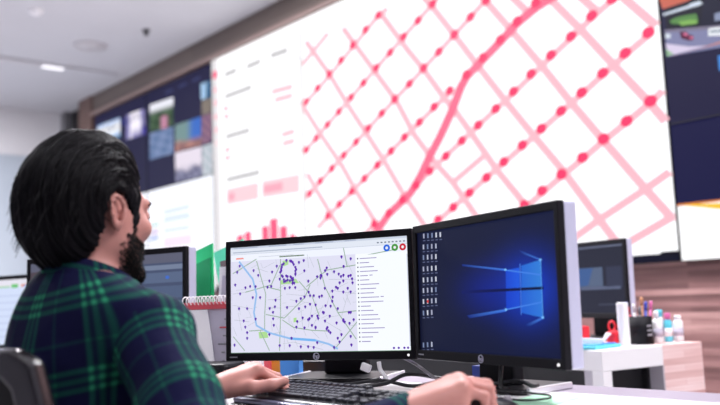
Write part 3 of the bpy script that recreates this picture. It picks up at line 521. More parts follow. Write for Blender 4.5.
random.seed(9)
for i, (x, y) in enumerate(ICONS):
    x = max(x, -0.236)
    im.rect(x, x+0.0062, y-0.008, y+0.003, random.choice([sc(176, 182, 206), sc(200, 204, 220), sc(120, 134, 170), sc(166, 170, 196)]), 4)
    if i == 26: im.dot(x+0.004, y-0.003, 0.004, 0.004, sc(210, 60, 60), 5, 10)
    if i == 35: im.rect(x, x+0.0062, y-0.008, y+0.003, sc(100, 150, 110), 5)
    im.rect(x-0.001, x+0.0095, y-0.0145, y-0.0125, sc(96, 104, 140), 4)
monitor('computer monitor with a dark blue desktop and glowing window, nearest on the right', 0.23244228, 1.71530743, 0.95-0.14238035, -1.09018989, 0.0208957, 0.51, 0.305, im, back=0.075, basef=0.15, baser=0.02, stand=(-0.075, 0.085, YAW+1.09018989))
# monitor of the neighbour behind the man
im = Img(1.0)
im.rect(-0.322, 0.322, 0.02, 0.312, sc(74, 84, 112), 0)
im.rect(-0.322, 0.322, 0.268, 0.312, sc(96, 98, 118), 1)
im.rect(-0.322, -0.14, 0.02, 0.268, sc(84, 74, 84), 1)
for z0, z1, c in ((0.248, 0.262, (118, 130, 156)), (0.21, 0.24, (92, 106, 136)), (0.165, 0.20, (84, 98, 128)), (0.13, 0.155, (104, 118, 146)), (0.03, 0.118, (88, 100, 126))): im.rect(-0.13, 0.322, z0, z1, sc(*c), 2)
im.rect(-0.13, 0.322, 0.118, 0.124, sc(20, 24, 36), 3)
im.rect(0.02, 0.09, 0.124, 0.21, sc(36, 38, 52), 3); im.dot(0.262, 0.225, 0.008, 0.005, sc(70, 110, 200), 3)
for k in range(5): im.rect(0.10, 0.10+0.03+0.02*(k % 3), 0.20-k*0.014, 0.203-k*0.014, sc(150, 160, 184), 3)
monitor('dark screened monitor standing behind the man\'s neck, left of the green file', -0.806, 2.548, 0.8096, -0.50, 0.02, 0.67, 0.312, im, logo=False, depth=0.05)
# further monitor, white screen, at the left frame edge
im = Img(1.0)
im.rect(-0.2425, 0.2425, 0.02, 0.288, sc(214, 226, 252), 0)
im.rect(-0.2425, 0.2425, 0.255, 0.288, sc(232, 230, 242), 1)
im.rect(0.13, 0.17, 0.253, 0.268, sc(110, 200, 120), 2); im.rect(0.19, 0.225, 0.255, 0.266, sc(230, 150, 130), 2); im.rect(0.205, 0.235, 0.255, 0.262, sc(130, 170, 230), 3)
im.rect(-0.2, 0.12, 0.255, 0.262, sc(170, 214, 176), 2)
for k in range(7): im.rect(-0.21, 0.2, 0.05+0.028*k, 0.055+0.028*k, sc(196, 208, 240), 2)
monitor('white screened monitor at the far left, behind the man\'s shoulder', -1.585, 3.52, 0.80, -0.49, 0.02, 0.51, 0.305, im, logo=False)
# second row monitor on the right
im = Img(1.0)
im.rect(-0.2425, 0.2425, 0.02, 0.288, sc(44, 46, 62), 0)
im.rect(-0.2425, 0.2425, 0.278, 0.284, sc(110, 116, 140), 1)
im.rect(-0.12, 0.13, 0.125, 0.20, sc(90, 104, 132), 1); im.poly([(-0.08, 0.20), (0.08, 0.198), (0.05, 0.13), (-0.02, 0.125)], sc(66, 96, 150), 2); im.rect(-0.12, -0.07, 0.15, 0.20, sc(120, 124, 118), 2)
im.rect(0.15, 0.23, 0.12, 0.20, sc(56, 60, 82), 1); im.rect(-0.23, 0.22, 0.112, 0.124, sc(96, 104, 132), 1); im.rect(-0.22, -0.13, 0.13, 0.15, sc(76, 88, 120), 1)
im.rect(0.10, 0.20, 0.05, 0.056, sc(66, 70, 90), 1)
monitor('small looking dark monitor on the far white desk, right of the dark blue one', 0.873, 3.402, 0.834, -1.05, 0.02, 0.51, 0.305, im, logo=False, back=0.13, trims=False)

# ------------------------------------------------------------------ keyboard and mouse
t = thing('keyboard', 'black keyboard with a grey front lip under the man\'s left hand', 'keyboard', RW(-1.275, 1.02, DESK), YAW)
KX = Matrix.Rotation(math.radians(5.5), 4, 'X')
MB().prism([(-0.225, 0), (0.225, 0), (0.225, 0.016), (-0.225, 0.016)], -0.07, 0.07, M['kbbody'], Matrix.Translation((0, 0, 0.0075)) @ KX).build('case', t, bevel=0.004)
MB().box(-0.225, 0.225, -0.083, -0.069, 0.006, 0.017, M['kblip'], Matrix.Translation((0, 0, 0.004)) @ KX).build('front_lip', t, bevel=0.003)
MB().box(-0.225, 0.225, -0.090, -0.068, -0.003, 0.007, M['kbbody'], Matrix.Translation((0, 0, 0.004)) @ KX).build('front_skirt', t, bevel=0.002)
for s in (-0.18, 0.18): MB().box(s-0.02, s+0.02, 0.045, 0.06, 0, 0.0115, M['kbbody']).build('rear_foot', t)
KM = {}
def key(x, y, w, d=0.0155):
    if (w, d) not in KM:
        k = MB(); a, b = w/2, d/2; h = 0.007
        k.add([(-a, -b, 0), (a, -b, 0), (a, b, 0), (-a, b, 0), (-a+.0018, -b+.0016, h), (a-.0018, -b+.0016, h), (a-.0018, b-.0024, h), (-a+.0018, b-.0024, h)],
              [(4, 5, 6, 7), (0, 1, 5, 4), (1, 2, 6, 5), (2, 3, 7, 6), (3, 0, 4, 7)], M['key']); KM[(w, d)] = k.mesh('key')
    o = bpy.data.objects.new('key', KM[(w, d)]); C.objects.link(o); o.parent = t
    o.location = Matrix.Translation((0, 0, 0.0075)) @ KX @ Vector((x, y, 0.016)); o.rotation_euler = (math.radians(5.5), 0, 0)
u_ = 0.0187
rows = [[1]*13+[2], [1.5]+[1]*12+[1.5], [1.75]+[1]*11+[2.25], [2.25]+[1]*10+[2.75], [1.25, 1.25, 1.25, 6.25, 1.25, 1.25, 1.25, 1.25]]
for r, row in enumerate(rows):
    x = -0.218; y = 0.032-r*u_
    for w in row: key(round(x+w*u_/2, 5), y, round(w*u_-0.0022, 5)); x += w*u_
for i in range(13): key(-0.209+i*0.0205+(0.006 if i else 0), 0.0575, 0.0165, 0.013)
for r in range(4):
    for c in range(3):
        if r < 2 or (r == 3) or (r == 2 and c == 1): key(0.078+c*u_, 0.032-(r if r < 2 else r+1)*u_, 0.0165)
for r in range(5):
    for c in range(4):
        if r == 4 and c == 1: continue
        key(0.146+c*u_, 0.032-r*u_, 0.0165)
t = thing('computer_mouse', 'black computer mouse under the man\'s right hand', 'mouse', RW(-0.935, 1.085, DESK), math.radians(-70))
mb = MB(); n = 20; prof = [(0, 1.0), (0.004, 1.02), (0.014, 1.0), (0.024, 0.86), (0.031, 0.6), (0.035, 0.25), (0.036, 0.02)]
vs = [(0.030*s*math.cos(2*PI*k/n), 0.054*s*math.sin(2*PI*k/n), z*(1-0.18*(math.sin(2*PI*k/n)))) for z, s in prof for k in range(n)]
fs = [(i*n+k, i*n+(k+1) % n, (i+1)*n+(k+1) % n, (i+1)*n+k) for i in range(len(prof)-1) for k in range(n)]+[tuple(range(n))[::-1], tuple(range((len(prof)-1)*n, len(prof)*n))]
mb.add(vs, fs, M['blackplastic'], True); mb.build('shell', t)
MB().lathe([(0.008, -0.003), (0.009, 0), (0.008, 0.003)], M['cablegrey'], 16, Matrix.Translation((0, 0.032, 0.024)) @ Matrix.Rotation(PI/2, 4, 'Y')).build('scroll_wheel', t)

# ------------------------------------------------------------------ things on the desk
def flat(name, label, cat, cx, cy, w, d, h, rz, m, z=DESK, group=None):
    t = MB().box(-w/2, w/2, -d/2, d/2, 0, h, m).build(name, loc=(cx, cy, z), rz=rz)
    return tag(t, label, cat, group)
# calendar
t = thing('desk_calendar', 'white tent calendar with a spiral binding and red strip, left of the map monitor', 'calendar', (-0.40, 2.25, DESK), -0.45)
hh = 0.212
MB().add([(-0.105, -0.075, 0), (0.065, -0.075, 0), (0.065, 0, hh), (-0.105, 0, hh), (-0.105, -0.072, 0), (0.065, -0.072, 0), (0.065, 0.003, hh), (-0.105, 0.003, hh)],
         [(0, 1, 2, 3), (7, 6, 5, 4), (0, 4, 5, 1), (1, 5, 6, 2), (2, 6, 7, 3), (3, 7, 4, 0)], M['papergrey']).build('front_page', t)
MB().add([(-0.105, -0.084, 0), (0.060, -0.084, 0), (-0.020, -0.012, hh-0.02), (-0.105, -0.012, hh-0.02), (-0.105, -0.080, 0), (0.060, -0.080, 0), (-0.020, -0.0085, hh-0.02), (-0.105, -0.0085, hh-0.02)],
         [(0, 1, 2, 3), (7, 6, 5, 4), (0, 4, 5, 1), (1, 5, 6, 2), (2, 6, 7, 3), (3, 7, 4, 0)], M['paper']).build('turned_page', t)
MB().add([(-0.105, 0.075, 0), (0.065, 0.075, 0), (0.065, 0.004, hh), (-0.105, 0.004, hh), (-0.105, 0.072, 0), (0.065, 0.072, 0), (0.065, 0.001, hh), (-0.105, 0.001, hh)],
         [(3, 2, 1, 0), (4, 5, 6, 7), (0, 1, 5, 4), (1, 2, 6, 5), (2, 3, 7, 6), (3, 0, 4, 7)], M['paper']).build('rear_page', t)
MB().add([(-0.106, -0.0105, hh-0.018), (0.066, -0.0105, hh-0.018), (0.066, -0.004, hh), (-0.106, -0.004, hh), (-0.106, -0.005, hh-0.02), (0.066, -0.005, hh-0.02), (0.066, 0.001, hh), (-0.106, 0.001, hh)],
         [(0, 1, 2, 3), (7, 6, 5, 4), (0, 4, 5, 1), (1, 5, 6, 2), (2, 6, 7, 3), (3, 7, 4, 0)], M['redprint']).build('red_strip', t)
for k in range(14):
    MB().tube([(-0.1+k*0.0125+0.002*math.sin(a), 0.011*math.sin(a), hh+0.004+0.012*math.cos(a)) for a in [2*PI*j/12 for j in range(13)]], 0.0016, M['white'], 6, caps=False).build('binding_loop', t)
mk = MB()
for k, (x, w) in enumerate(((0.040, .018), (0.03, .028), (0.045, .012), (0.035, .024), (0.05, .01), (0.058, .006))):
    s = 0.78-0.1*k; mk.box(x, x+w, -0.0765+0.075*s, -0.0755+0.075*s, hh*s-0.002, hh*s+0.002, M['redprint'] if k in (1,) else M['label'])
mk.build('printed_marks', t)
# green file, papers and maroon book behind the map monitor
t = thing('magazine_file', 'green slanted file holder standing behind the map monitor', 'file holder', (-0.470, 2.60, DESK), -0.35)
G = M['green']
MB().prism([(0.015, 0), (0.06, 0), (0.06, 0.388), (-0.050, 0.348)], -0.10, -0.094, G).build('front_side', t)
MB().prism([(0.015, 0), (0.06, 0), (0.06, 0.412), (-0.050, 0.372)], 0.094, 0.10, M['greenlit']).build('rear_side', t)
MB().prism([(0.022, 0.05), (0.055, 0.05), (0.055, 0.345), (0.000, 0.325), (-0.004, 0.27)], -0.106, -0.101, M['greendark']).build('front_pocket', t)
MB().box(0.022, 0.06, -0.094, 0.094, 0.0, 0.006, G).build('bottom', t)
t = MB().box(-0.02, 0.02, -0.008, 0.008, 0, 0.312, M['paper'], Matrix.Rotation(0.05, 4, 'Y')).box(-0.016, 0.012, -0.016, -0.009, 0, 0.285, M['papergrey'], Matrix.Rotation(0.09, 4, 'Y')).build('paper_bundle', loc=(-0.418, 2.475, DESK+0.003), rz=-0.4)
tag(t, 'upright white paper bundle between the green file and the maroon book', 'papers')
t = thing('hardback_book', 'maroon upright book at the left edge of the map monitor', 'book', (-0.378, 2.455, DESK), -1.15)
MB().box(-0.10, 0.10, -0.018, -0.014, 0, 0.335, M['maroon']).build('cover', t); MB().box(-0.10, 0.10, 0.014, 0.018, 0, 0.335, M['maroon']).build('cover', t)
MB().box(0.098, 0.102, -0.018, 0.018, 0, 0.335, M['maroon']).build('spine', t); MB().box(-0.095, 0.098, -0.0138, 0.0138, 0.004, 0.33, M['papergrey']).build('pages', t)
# small things under the map monitor
t = MB().slab(rrect(-0.085, 0.035, -0.05, 0.05, 0.018), 0, 0.064, M['blackplastic']).build('plastic_box', loc=(-0.345, 2.05, DESK), rz=-0.4, bevel=0.008); tag(t, 'black plastic box below the left corner of the map monitor', 'box')
flat('paper_sheet', 'white sheet of paper lying under the map monitor beside the coloured notes', 'paper', -0.29, 2.17, 0.16, 0.12, 0.002, -0.6, M['paper'])
flat('note_card', 'upright white card under the left half of the map monitor', 'paper', -0.295, 2.36, 0.07, 0.006, 0.062, -0.35, M['paper'])
flat('notepad', 'orange notepad under the map monitor, left of the blue one', 'notepad', -0.235, 2.345, 0.05, 0.04, 0.05, -0.3, M['orange'])
flat('notepad', 'thin red notepad beside the orange one under the map monitor', 'notepad', -0.27, 2.33, 0.012, 0.04, 0.054, -0.3, M['redprint'])
flat('notepad', 'blue notepad standing under the map monitor', 'notepad', -0.205, 2.30, 0.055, 0.03, 0.056, -0.3, M['bluepaper'])
t = MB().slab(rrect(-0.07, 0.07, -0.05, 0.05, 0.01), 0, 0.035, M['blackplastic']).build('power_adapter', loc=(-0.150, 2.44, DESK), rz=-0.5, bevel=0.006); tag(t, 'black power adapter behind the map monitor stand', 'power adapter')
flat('snack_packet', 'navy blue packet lying behind the stand of the dark blue monitor', 'packet', *RW(-1.295, 1.523).to_2d(), 0.11, 0.032, 0.035, YAW, M['navypaper'])
flat('paper_sheet', 'pale green sheet of paper on the desk right of the man\'s right hand', 'paper', *RW(-0.985, 1.275).to_2d(), 0.10, 0.17, 0.0015, YAW+0.15, M['greenpaper'])
# cables
def cable(label, pts, r, m, ends=()):
    t = MB().tube(spline(pts), r, m, 8).build('cable'); tag(t, label, 'cable', 'desk cables'); return t
ZC = DESK+0.005
def P_(u, w, z=0.0): return tuple(RW(u, w, ZC+z))
cable('black cable curving from the map monitor stand towards the right hand', [(-0.21, 2.02, ZC), (-0.15, 2.06, ZC+.006), (-0.06, 2.0, ZC), (0.03, 1.93, ZC+.012), (0.10, 1.86, ZC+.004), (0.17, 1.80, ZC+.02), (0.22, 1.80, ZC+.012), (0.28, 1.76, ZC+.008), (0.33, 1.74, ZC)], 0.0042, M['cable'])
cable('black cable looping under the corner between the two monitors', [(-0.02, 1.93, ZC), (0.04, 1.88, ZC+.01), (0.09, 1.90, ZC+.026), (0.16, 1.94, ZC+.012), (0.22, 1.86, ZC+.004), (0.27, 1.83, ZC+.02), (0.31, 1.80, ZC+.014)], 0.0045, M['cable'])
cable('grey cable hanging from behind the map monitor to the desk', [(0.02, 2.13, ZC+.075), (0.06, 2.05, ZC+.065), (0.11, 1.97, ZC+.045), (0.15, 1.88, ZC+.018), (0.19, 1.82, ZC+.004), (0.24, 1.80, ZC+.004)], 0.0035, M['cablegrey'])
cable('black cable dropping from the logo of the dark blue monitor', [(0.285, 1.75, 0.86), (0.272, 1.70, 0.81), (0.266, 1.685, 0.785), (0.27, 1.70, ZC+.01), (0.31, 1.72, ZC)], 0.0045, M['cable'])
cable('black cable running right from the dark blue monitor along the desk', [(0.24, 1.76, ZC+.008), (0.30, 1.70, ZC+.022), (0.33, 1.69, ZC+.012), (0.345, 1.72, ZC+.01)], 0.0045, M['cable'])
cable('thin black cable looped over the pale green sheet', [P_(-1.13, 1.28, .012), P_(-1.08, 1.31, .006), P_(-1.03, 1.33, .002), P_(-0.99, 1.32, .002), P_(-0.965, 1.28, .002), P_(-0.985, 1.24, .002), P_(-1.03, 1.235, .002), P_(-1.07, 1.25, 0)], 0.0022, M['cable'])
t = MB().box(-0.012, 0.012, -0.006, 0.006, -0.009, 0.009, M['white'], Matrix.Rotation(0.35, 4, 'Y')).build('cable_tag', loc=(-0.002, 1.935, 0.792), rz=-0.4, bevel=0.003)
tag(t, 'small white tag hanging under the right half of the map monitor', 'tag'); 
t = MB().tube(spline([(0.028, 1.945, 0.803), (0.031, 1.94, 0.785), (0.04, 1.93, 0.772), (0.047, 1.92, 0.757)]), 0.005, M['white'], 8).build('cable_plug'); tag(t, 'white cable plug hanging beside the white tag', 'plug')

# ------------------------------------------------------------------ things on the far desk
FZ = DESK
def far(u, w): return RW(u, w, FZ)
pc = far(-1.640, 2.748)
t = thing('pen_cup', 'black round pen cup on the far white desk', 'pen cup', pc)
MB().lathe([(0.040, 0), (0.043, 0.0), (0.043, 0.100), (0.0405, 0.100), (0.039, 0.006), (0, 0.005)], M['blackmatte'], 28).build('cup', t)
mk = MB()
for k in range(3): mk.box(-0.012, 0.012, -0.0437, -0.0428, 0.03+0.016*k, 0.037+0.016*k, M['label'])
o = mk.build('printed_marking', t); o.rotation_euler = (0, 0, 0.5)
for lb, dx, dy, lean, m, l in (('blue pen leaning left in the black pen cup', -0.026, -0.004, -0.16, 'penblue', 0.142), ('white capped pen in the black pen cup', -0.018, 0.012, -0.08, 'white', 0.132), ('red pen crossing in the black pen cup', -0.008, -0.012, -0.25, 'penred', 0.128),
                             ('tan pencil standing tallest in the black pen cup', 0.002, 0.010, 0.03, 'pentan', 0.156), ('grey pen in the middle of the black pen cup', 0.006, -0.014, 0.05, 'cablegrey', 0.124), ('blue capped pen on the right of the black pen cup', 0.018, -0.004, 0.10, 'penblue', 0.14), ('pink pen on the right of the black pen cup', 0.026, 0.010, 0.13, 'penpink', 0.142)):
    t = thing('pen', lb, 'pen', pc+A*dx+B*dy+Vector((0, 0, 0.012)), YAW, 'pens in the black cup')
    X = Matrix.Rotation(lean, 4, 'Y')
    MB().tube([(0, 0, 0), (0, 0, l-0.03)], 0.0045, M[m], 10, X).build('barrel', t)
    MB().tube([(0, 0, l-0.03), (0, 0, l-0.004), (0, 0, l)], [0.0055, 0.0055, 0.003], M[m], 10, X).build('cap', t)
def bottle(lb, u, w, r, h, body, cap, capr=0.5, caph=0.25):
    t = thing('bottle', lb, 'bottle', far(u, w), 0, 'small bottles beside the pen cup')
    hb = h*(1-caph)
    MB().lathe([(r*0.92, 0), (r, 0.004), (r, hb*0.86), (r*0.8, hb*0.95), (r*0.45, hb), (0, hb)], M[body], 20).build('body', t)
    MB().lathe([(r*capr, hb-0.002), (r*capr, h-0.003), (r*capr*0.85, h), (0, h)], M[cap], 16).build('cap', t)
    MB().lathe([(r*1.01, hb*0.25), (r*1.01, hb*0.6), (r*0.98, hb*0.6)], M['papergrey' if body == 'white' else 'white'], 20).build('paper_label', t)
bottle('white bottle with a white cap, just right of the black pen cup', -1.608, 2.806, 0.017, 0.115, 'white', 'white')
bottle('white bottle with a cyan cap behind the other small bottles', -1.630, 2.865, 0.016, 0.118, 'white', 'cyan', 0.8, 0.2)
bottle('cyan bottle with a violet cap, second from the right', -1.600, 2.870, 0.014, 0.105, 'cyan', 'penpink', 0.8, 0.2)
bottle('white round shouldered bottle at the right end of the row', -1.580, 2.905, 0.0175, 0.095, 'white', 'white', 0.7, 0.15)
t = MB().slab(rrect(-0.017, 0.017, -0.017, 0.017, 0.010), 0, 0.152, M['white']).build('paper_roll', loc=far(-1.650, 2.655), rz=YAW, bevel=0.004); tag(t, 'tall upright white block left of the black pen cup', 'roll')
t = thing('paper_tray', 'cyan tray with white paper in front of the far monitor', 'tray', far(-1.715, 2.53), YAW)
MB().box(-0.07, 0.085, -0.09, 0.07, 0, 0.012, M['cyan']).build('tray', t, bevel=0.003); MB().box(-0.06, 0.075, -0.08, 0.055, 0.012, 0.016, M['bluepaper']).build('sheet', t)
t = MB().add([(-0.06, -0.02, 0), (0.03, -0.02, 0), (0.05, -0.02, 0.035), (0.065, -0.02, 0.032), (0.045, -0.02, 0.012), (-0.06, -0.02, 0.022), (-0.06, 0.02, 0), (0.03, 0.02, 0), (0.05, 0.02, 0.035), (0.065, 0.02, 0.032), (0.045, 0.02, 0.012), (-0.06, 0.02, 0.022)],
             [(0, 1, 4, 5), (1, 2, 3, 4), (6, 11, 10, 7), (7, 10, 9, 8), (0, 6, 7, 1), (1, 7, 8, 2), (2, 8, 9, 3), (3, 9, 10, 4), (4, 10, 11, 5), (5, 11, 6, 0)], M['white']).build('stapler', loc=far(-1.70, 2.53)+Vector((0, 0, 0.0165)), rz=-0.2); tag(t, 'white stapler lying on the cyan tray', 'stapler')
t = MB().slab(rrect(-0.028, 0.028, -0.02, 0.02, 0.004), 0, 0.075, M['red']).build('box', loc=far(-1.752, 2.535), rz=YAW, bevel=0.003); tag(t, 'red box behind the right edge of the dark blue monitor', 'box')
t = thing('scissors', 'red handled scissors standing by the far monitor stand', 'scissors', far(-1.70, 2.69), 0.1)
for s in (-1, 1):
    MB().tube([(s*0.018+0.012*math.cos(a), 0.0, 0.068+0.017*math.sin(a)) for a in [2*PI*j/14 for j in range(15)]], 0.004, M['red'], 8, caps=False).build('handle', t)
    MB().tube([(s*0.010, 0, 0.055), (-s*0.004, 0, 0.0)], [0.005, 0.002], M['red'], 8).build('blade', t)
t = MB().slab(rrect(-0.02, 0.02, -0.025, 0.025, 0.012), 0, 0.052, M['red']).build('tape_dispenser', loc=far(-1.685, 2.645), rz=YAW, bevel=0.008); tag(t, 'rounded red tape dispenser left of the tall white block', 'tape dispenser')
# ------------------------------------------------------------------ the man: smooth blended volumes turned into meshes
class Field:
    def __init__(s, lo, hi, h):
        s.lo = np.array(lo, float); s.h = h; s.n = np.ceil((np.array(hi)-s.lo)/h).astype(int)+1
        s.V = np.full(tuple(s.n), 1.0, np.float32)
    def sub(s, lo, hi):
        i0 = np.maximum(0, np.floor((np.array(lo)-s.lo)/s.h).astype(int)); i1 = np.minimum(s.n, np.ceil((np.array(hi)-s.lo)/s.h).astype(int)+1)
        if np.any(i1 <= i0): return None, None
        ax = [(s.lo[k]+s.h*np.arange(i0[k], i1[k])).astype(np.float32) for k in range(3)]
        return tuple(slice(i0[k], i1[k]) for k in range(3)), np.meshgrid(*ax, indexing='ij', sparse=True)
    def put(s, lo, hi, fn, k=0.01, op='+'):
        m = k+4*s.h+0.012
        sl, g = s.sub(np.array(lo)-m, np.array(hi)+m)
        if sl is None: return
        d = fn(*g).astype(np.float32); v = s.V[sl]
        if op == '+': hh = np.maximum(k-np.abs(v-d), 0)/max(k, 1e-6); s.V[sl] = np.minimum(v, d)-hh*hh*k*0.25
        else: hh = np.maximum(k-np.abs(v+d), 0)/max(k, 1e-6); s.V[sl] = np.maximum(v, -d)+hh*hh*k*0.25
    def cone(s, a, b, r1, r2, k=0.01, op='+'):
        a = np.array(a, float); b = np.array(b, float); ba = b-a; L = float(ba@ba)+1e-12; r = max(r1, r2)
        def fn(x, y, z):
            px, py, pz = x-a[0], y-a[1], z-a[2]
            t = np.clip((px*ba[0]+py*ba[1]+pz*ba[2])/L, 0, 1)
            return np.sqrt((px-t*ba[0])**2+(py-t*ba[1])**2+(pz-t*ba[2])**2)-(r1+(r2-r1)*t)
        s.put(np.minimum(a, b)-r, np.maximum(a, b)+r, fn, k, op)
    def chain(s, pts, rs, k=0.01):
        for i in range(len(pts)-1): s.cone(pts[i], pts[i+1], rs[i], rs[i+1], k)
    def ell(s, c, r, k=0.01, op='+', R=None):
        c = np.array(c, float); r = np.array(r, float); R_ = np.eye(3) if R is None else np.array(R)
        def fn(x, y, z):
            p = [x-c[0], y-c[1], z-c[2]]
            q = [R_[0][i]*p[0]+R_[1][i]*p[1]+R_[2][i]*p[2] for i in range(3)]
            k0 = np.sqrt((q[0]/r[0])**2+(q[1]/r[1])**2+(q[2]/r[2])**2); k1 = np.sqrt((q[0]/r[0]**2)**2+(q[1]/r[1]**2)**2+(q[2]/r[2]**2)**2)+1e-9
            return k0*(k0-1)/k1
        m = r.max(); s.put(c-m, c+m, fn, k, op)
    def surface(s):
        V = s.V; ins = V < 0; nx, ny, nz = V.shape
        cnt = np.zeros((nx-1, ny-1, nz-1), np.int8)
        for dx in (0, 1):
            for dy in (0, 1):
                for dz in (0, 1): cnt += ins[dx:nx-1+dx, dy:ny-1+dy, dz:nz-1+dz]
        idx = np.argwhere((cnt > 0) & (cnt < 8)); del cnt
        i, j, k = idx.T; acc = np.zeros((len(idx), 3)); num = np.zeros(len(idx))
        cs = [(0,0,0),(1,0,0),(0,1,0),(1,1,0),(0,0,1),(1,0,1),(0,1,1),(1,1,1)]
        val = [V[i+c[0], j+c[1], k+c[2]].astype(float) for c in cs]
        for a in range(8):
            for b in range(a+1, 8):
                d = np.array(cs[b])-np.array(cs[a])
                if np.abs(d).sum() != 1: continue
                m = (val[a] < 0) != (val[b] < 0)
                t = val[a][m]/(val[a][m]-val[b][m]); acc[m] += np.array(cs[a])+t[:, None]*d; num[m] += 1
        P = s.lo+s.h*(idx+acc/num[:, None])
        vid = np.full((nx, ny, nz), -1, np.int32); vid[i, j, k] = np.arange(len(idx))
        F = []
        for ax in range(3):
            o1 = [0, 0, 0]; o2 = [0, 0, 0]; o1[(ax+1) % 3] = 1; o2[(ax+2) % 3] = 1
            sl0 = [slice(1, n-1) for n in (nx, ny, nz)]; sl1 = list(sl0); sl0[ax] = slice(0, V.shape[ax]-1); sl1[ax] = slice(1, V.shape[ax])
            A0 = ins[tuple(sl0)]; A1 = ins[tuple(sl1)]
            e = np.argwhere(A0 != A1); off = np.array([1, 1, 1]); off[ax] = 0
            flip = A0[tuple(e.T)]; e = e+off
            q = np.stack([vid[tuple((e-np.array(o)).T)] for o in ([0, 0, 0], o1, np.add(o1, o2), o2)], 1)
            q[~flip] = q[~flip][:, ::-1]; F.append(q)
        F = np.concatenate(F); F = F[(F >= 0).all(1)]
        return P, F
def smooth_verts(P, F, it=2, lam=0.5):
    for _ in range(it):
        S = np.zeros_like(P); n = np.zeros(len(P))
        for a in range(4):
            for b in (1, 3): np.add.at(S, F[:, a], P[F[:, (a+b) % 4]]); np.add.at(n, F[:, a], 1)
        P = P+lam*(S/np.maximum(n, 1)[:, None]-P)
    return P
def mesh_obj(name, P, F, m, parent, attrs=None):
    me = bpy.data.meshes.new(name); me.vertices.add(len(P)); me.vertices.foreach_set('co', P.astype(np.float32).ravel())
    me.loops.add(F.size); me.loops.foreach_set('vertex_index', F.astype(np.int32).ravel())
    me.polygons.add(len(F)); me.polygons.foreach_set('loop_start', np.arange(0, F.size, F.shape[1], dtype=np.int32))
    me.polygons.foreach_set('use_smooth', np.ones(len(F), bool)); me.update(calc_edges=True); me.validate()
    for m_ in (m if isinstance(m, (list, tuple)) else [m]): me.materials.append(m_)
    for k, a in (attrs or {}).items():
        at = me.attributes.new(k, 'FLOAT', 'POINT'); at.data.foreach_set('value', np.asarray(a, np.float32))
    o = bpy.data.objects.new(name, me); C.objects.link(o); o.parent = parent; return o

PHI = math.radians(-41.0); PO = Vector((-0.476, 1.488, 0))
man = thing('person', 'man with black swept back hair and navy and green plaid shirt at the desk', 'person', PO, PHI)
Rm = Matrix.Rotation(-PHI, 3, 'Z')
def L(p): return np.array(Rm @ (Vector(p)-PO))
HZ = 1.116
HR = math.radians(9.0); HC, HS = math.cos(HR), math.sin(HR); HM = np.array([[HC, -HS, 0], [HS, HC, 0], [0, 0, 1.0]]); HO = np.array((0, -0.01, HZ))
def H0(x, y, z): return np.array((x, y, z+HZ))          # head axes before the head is turned
def turn(P): return (np.asarray(P)-HO) @ HM.T+HO
def unturn(P): return (np.asarray(P)-HO) @ HM+HO
def H(x, y, z): return turn(H0(x, y, z))
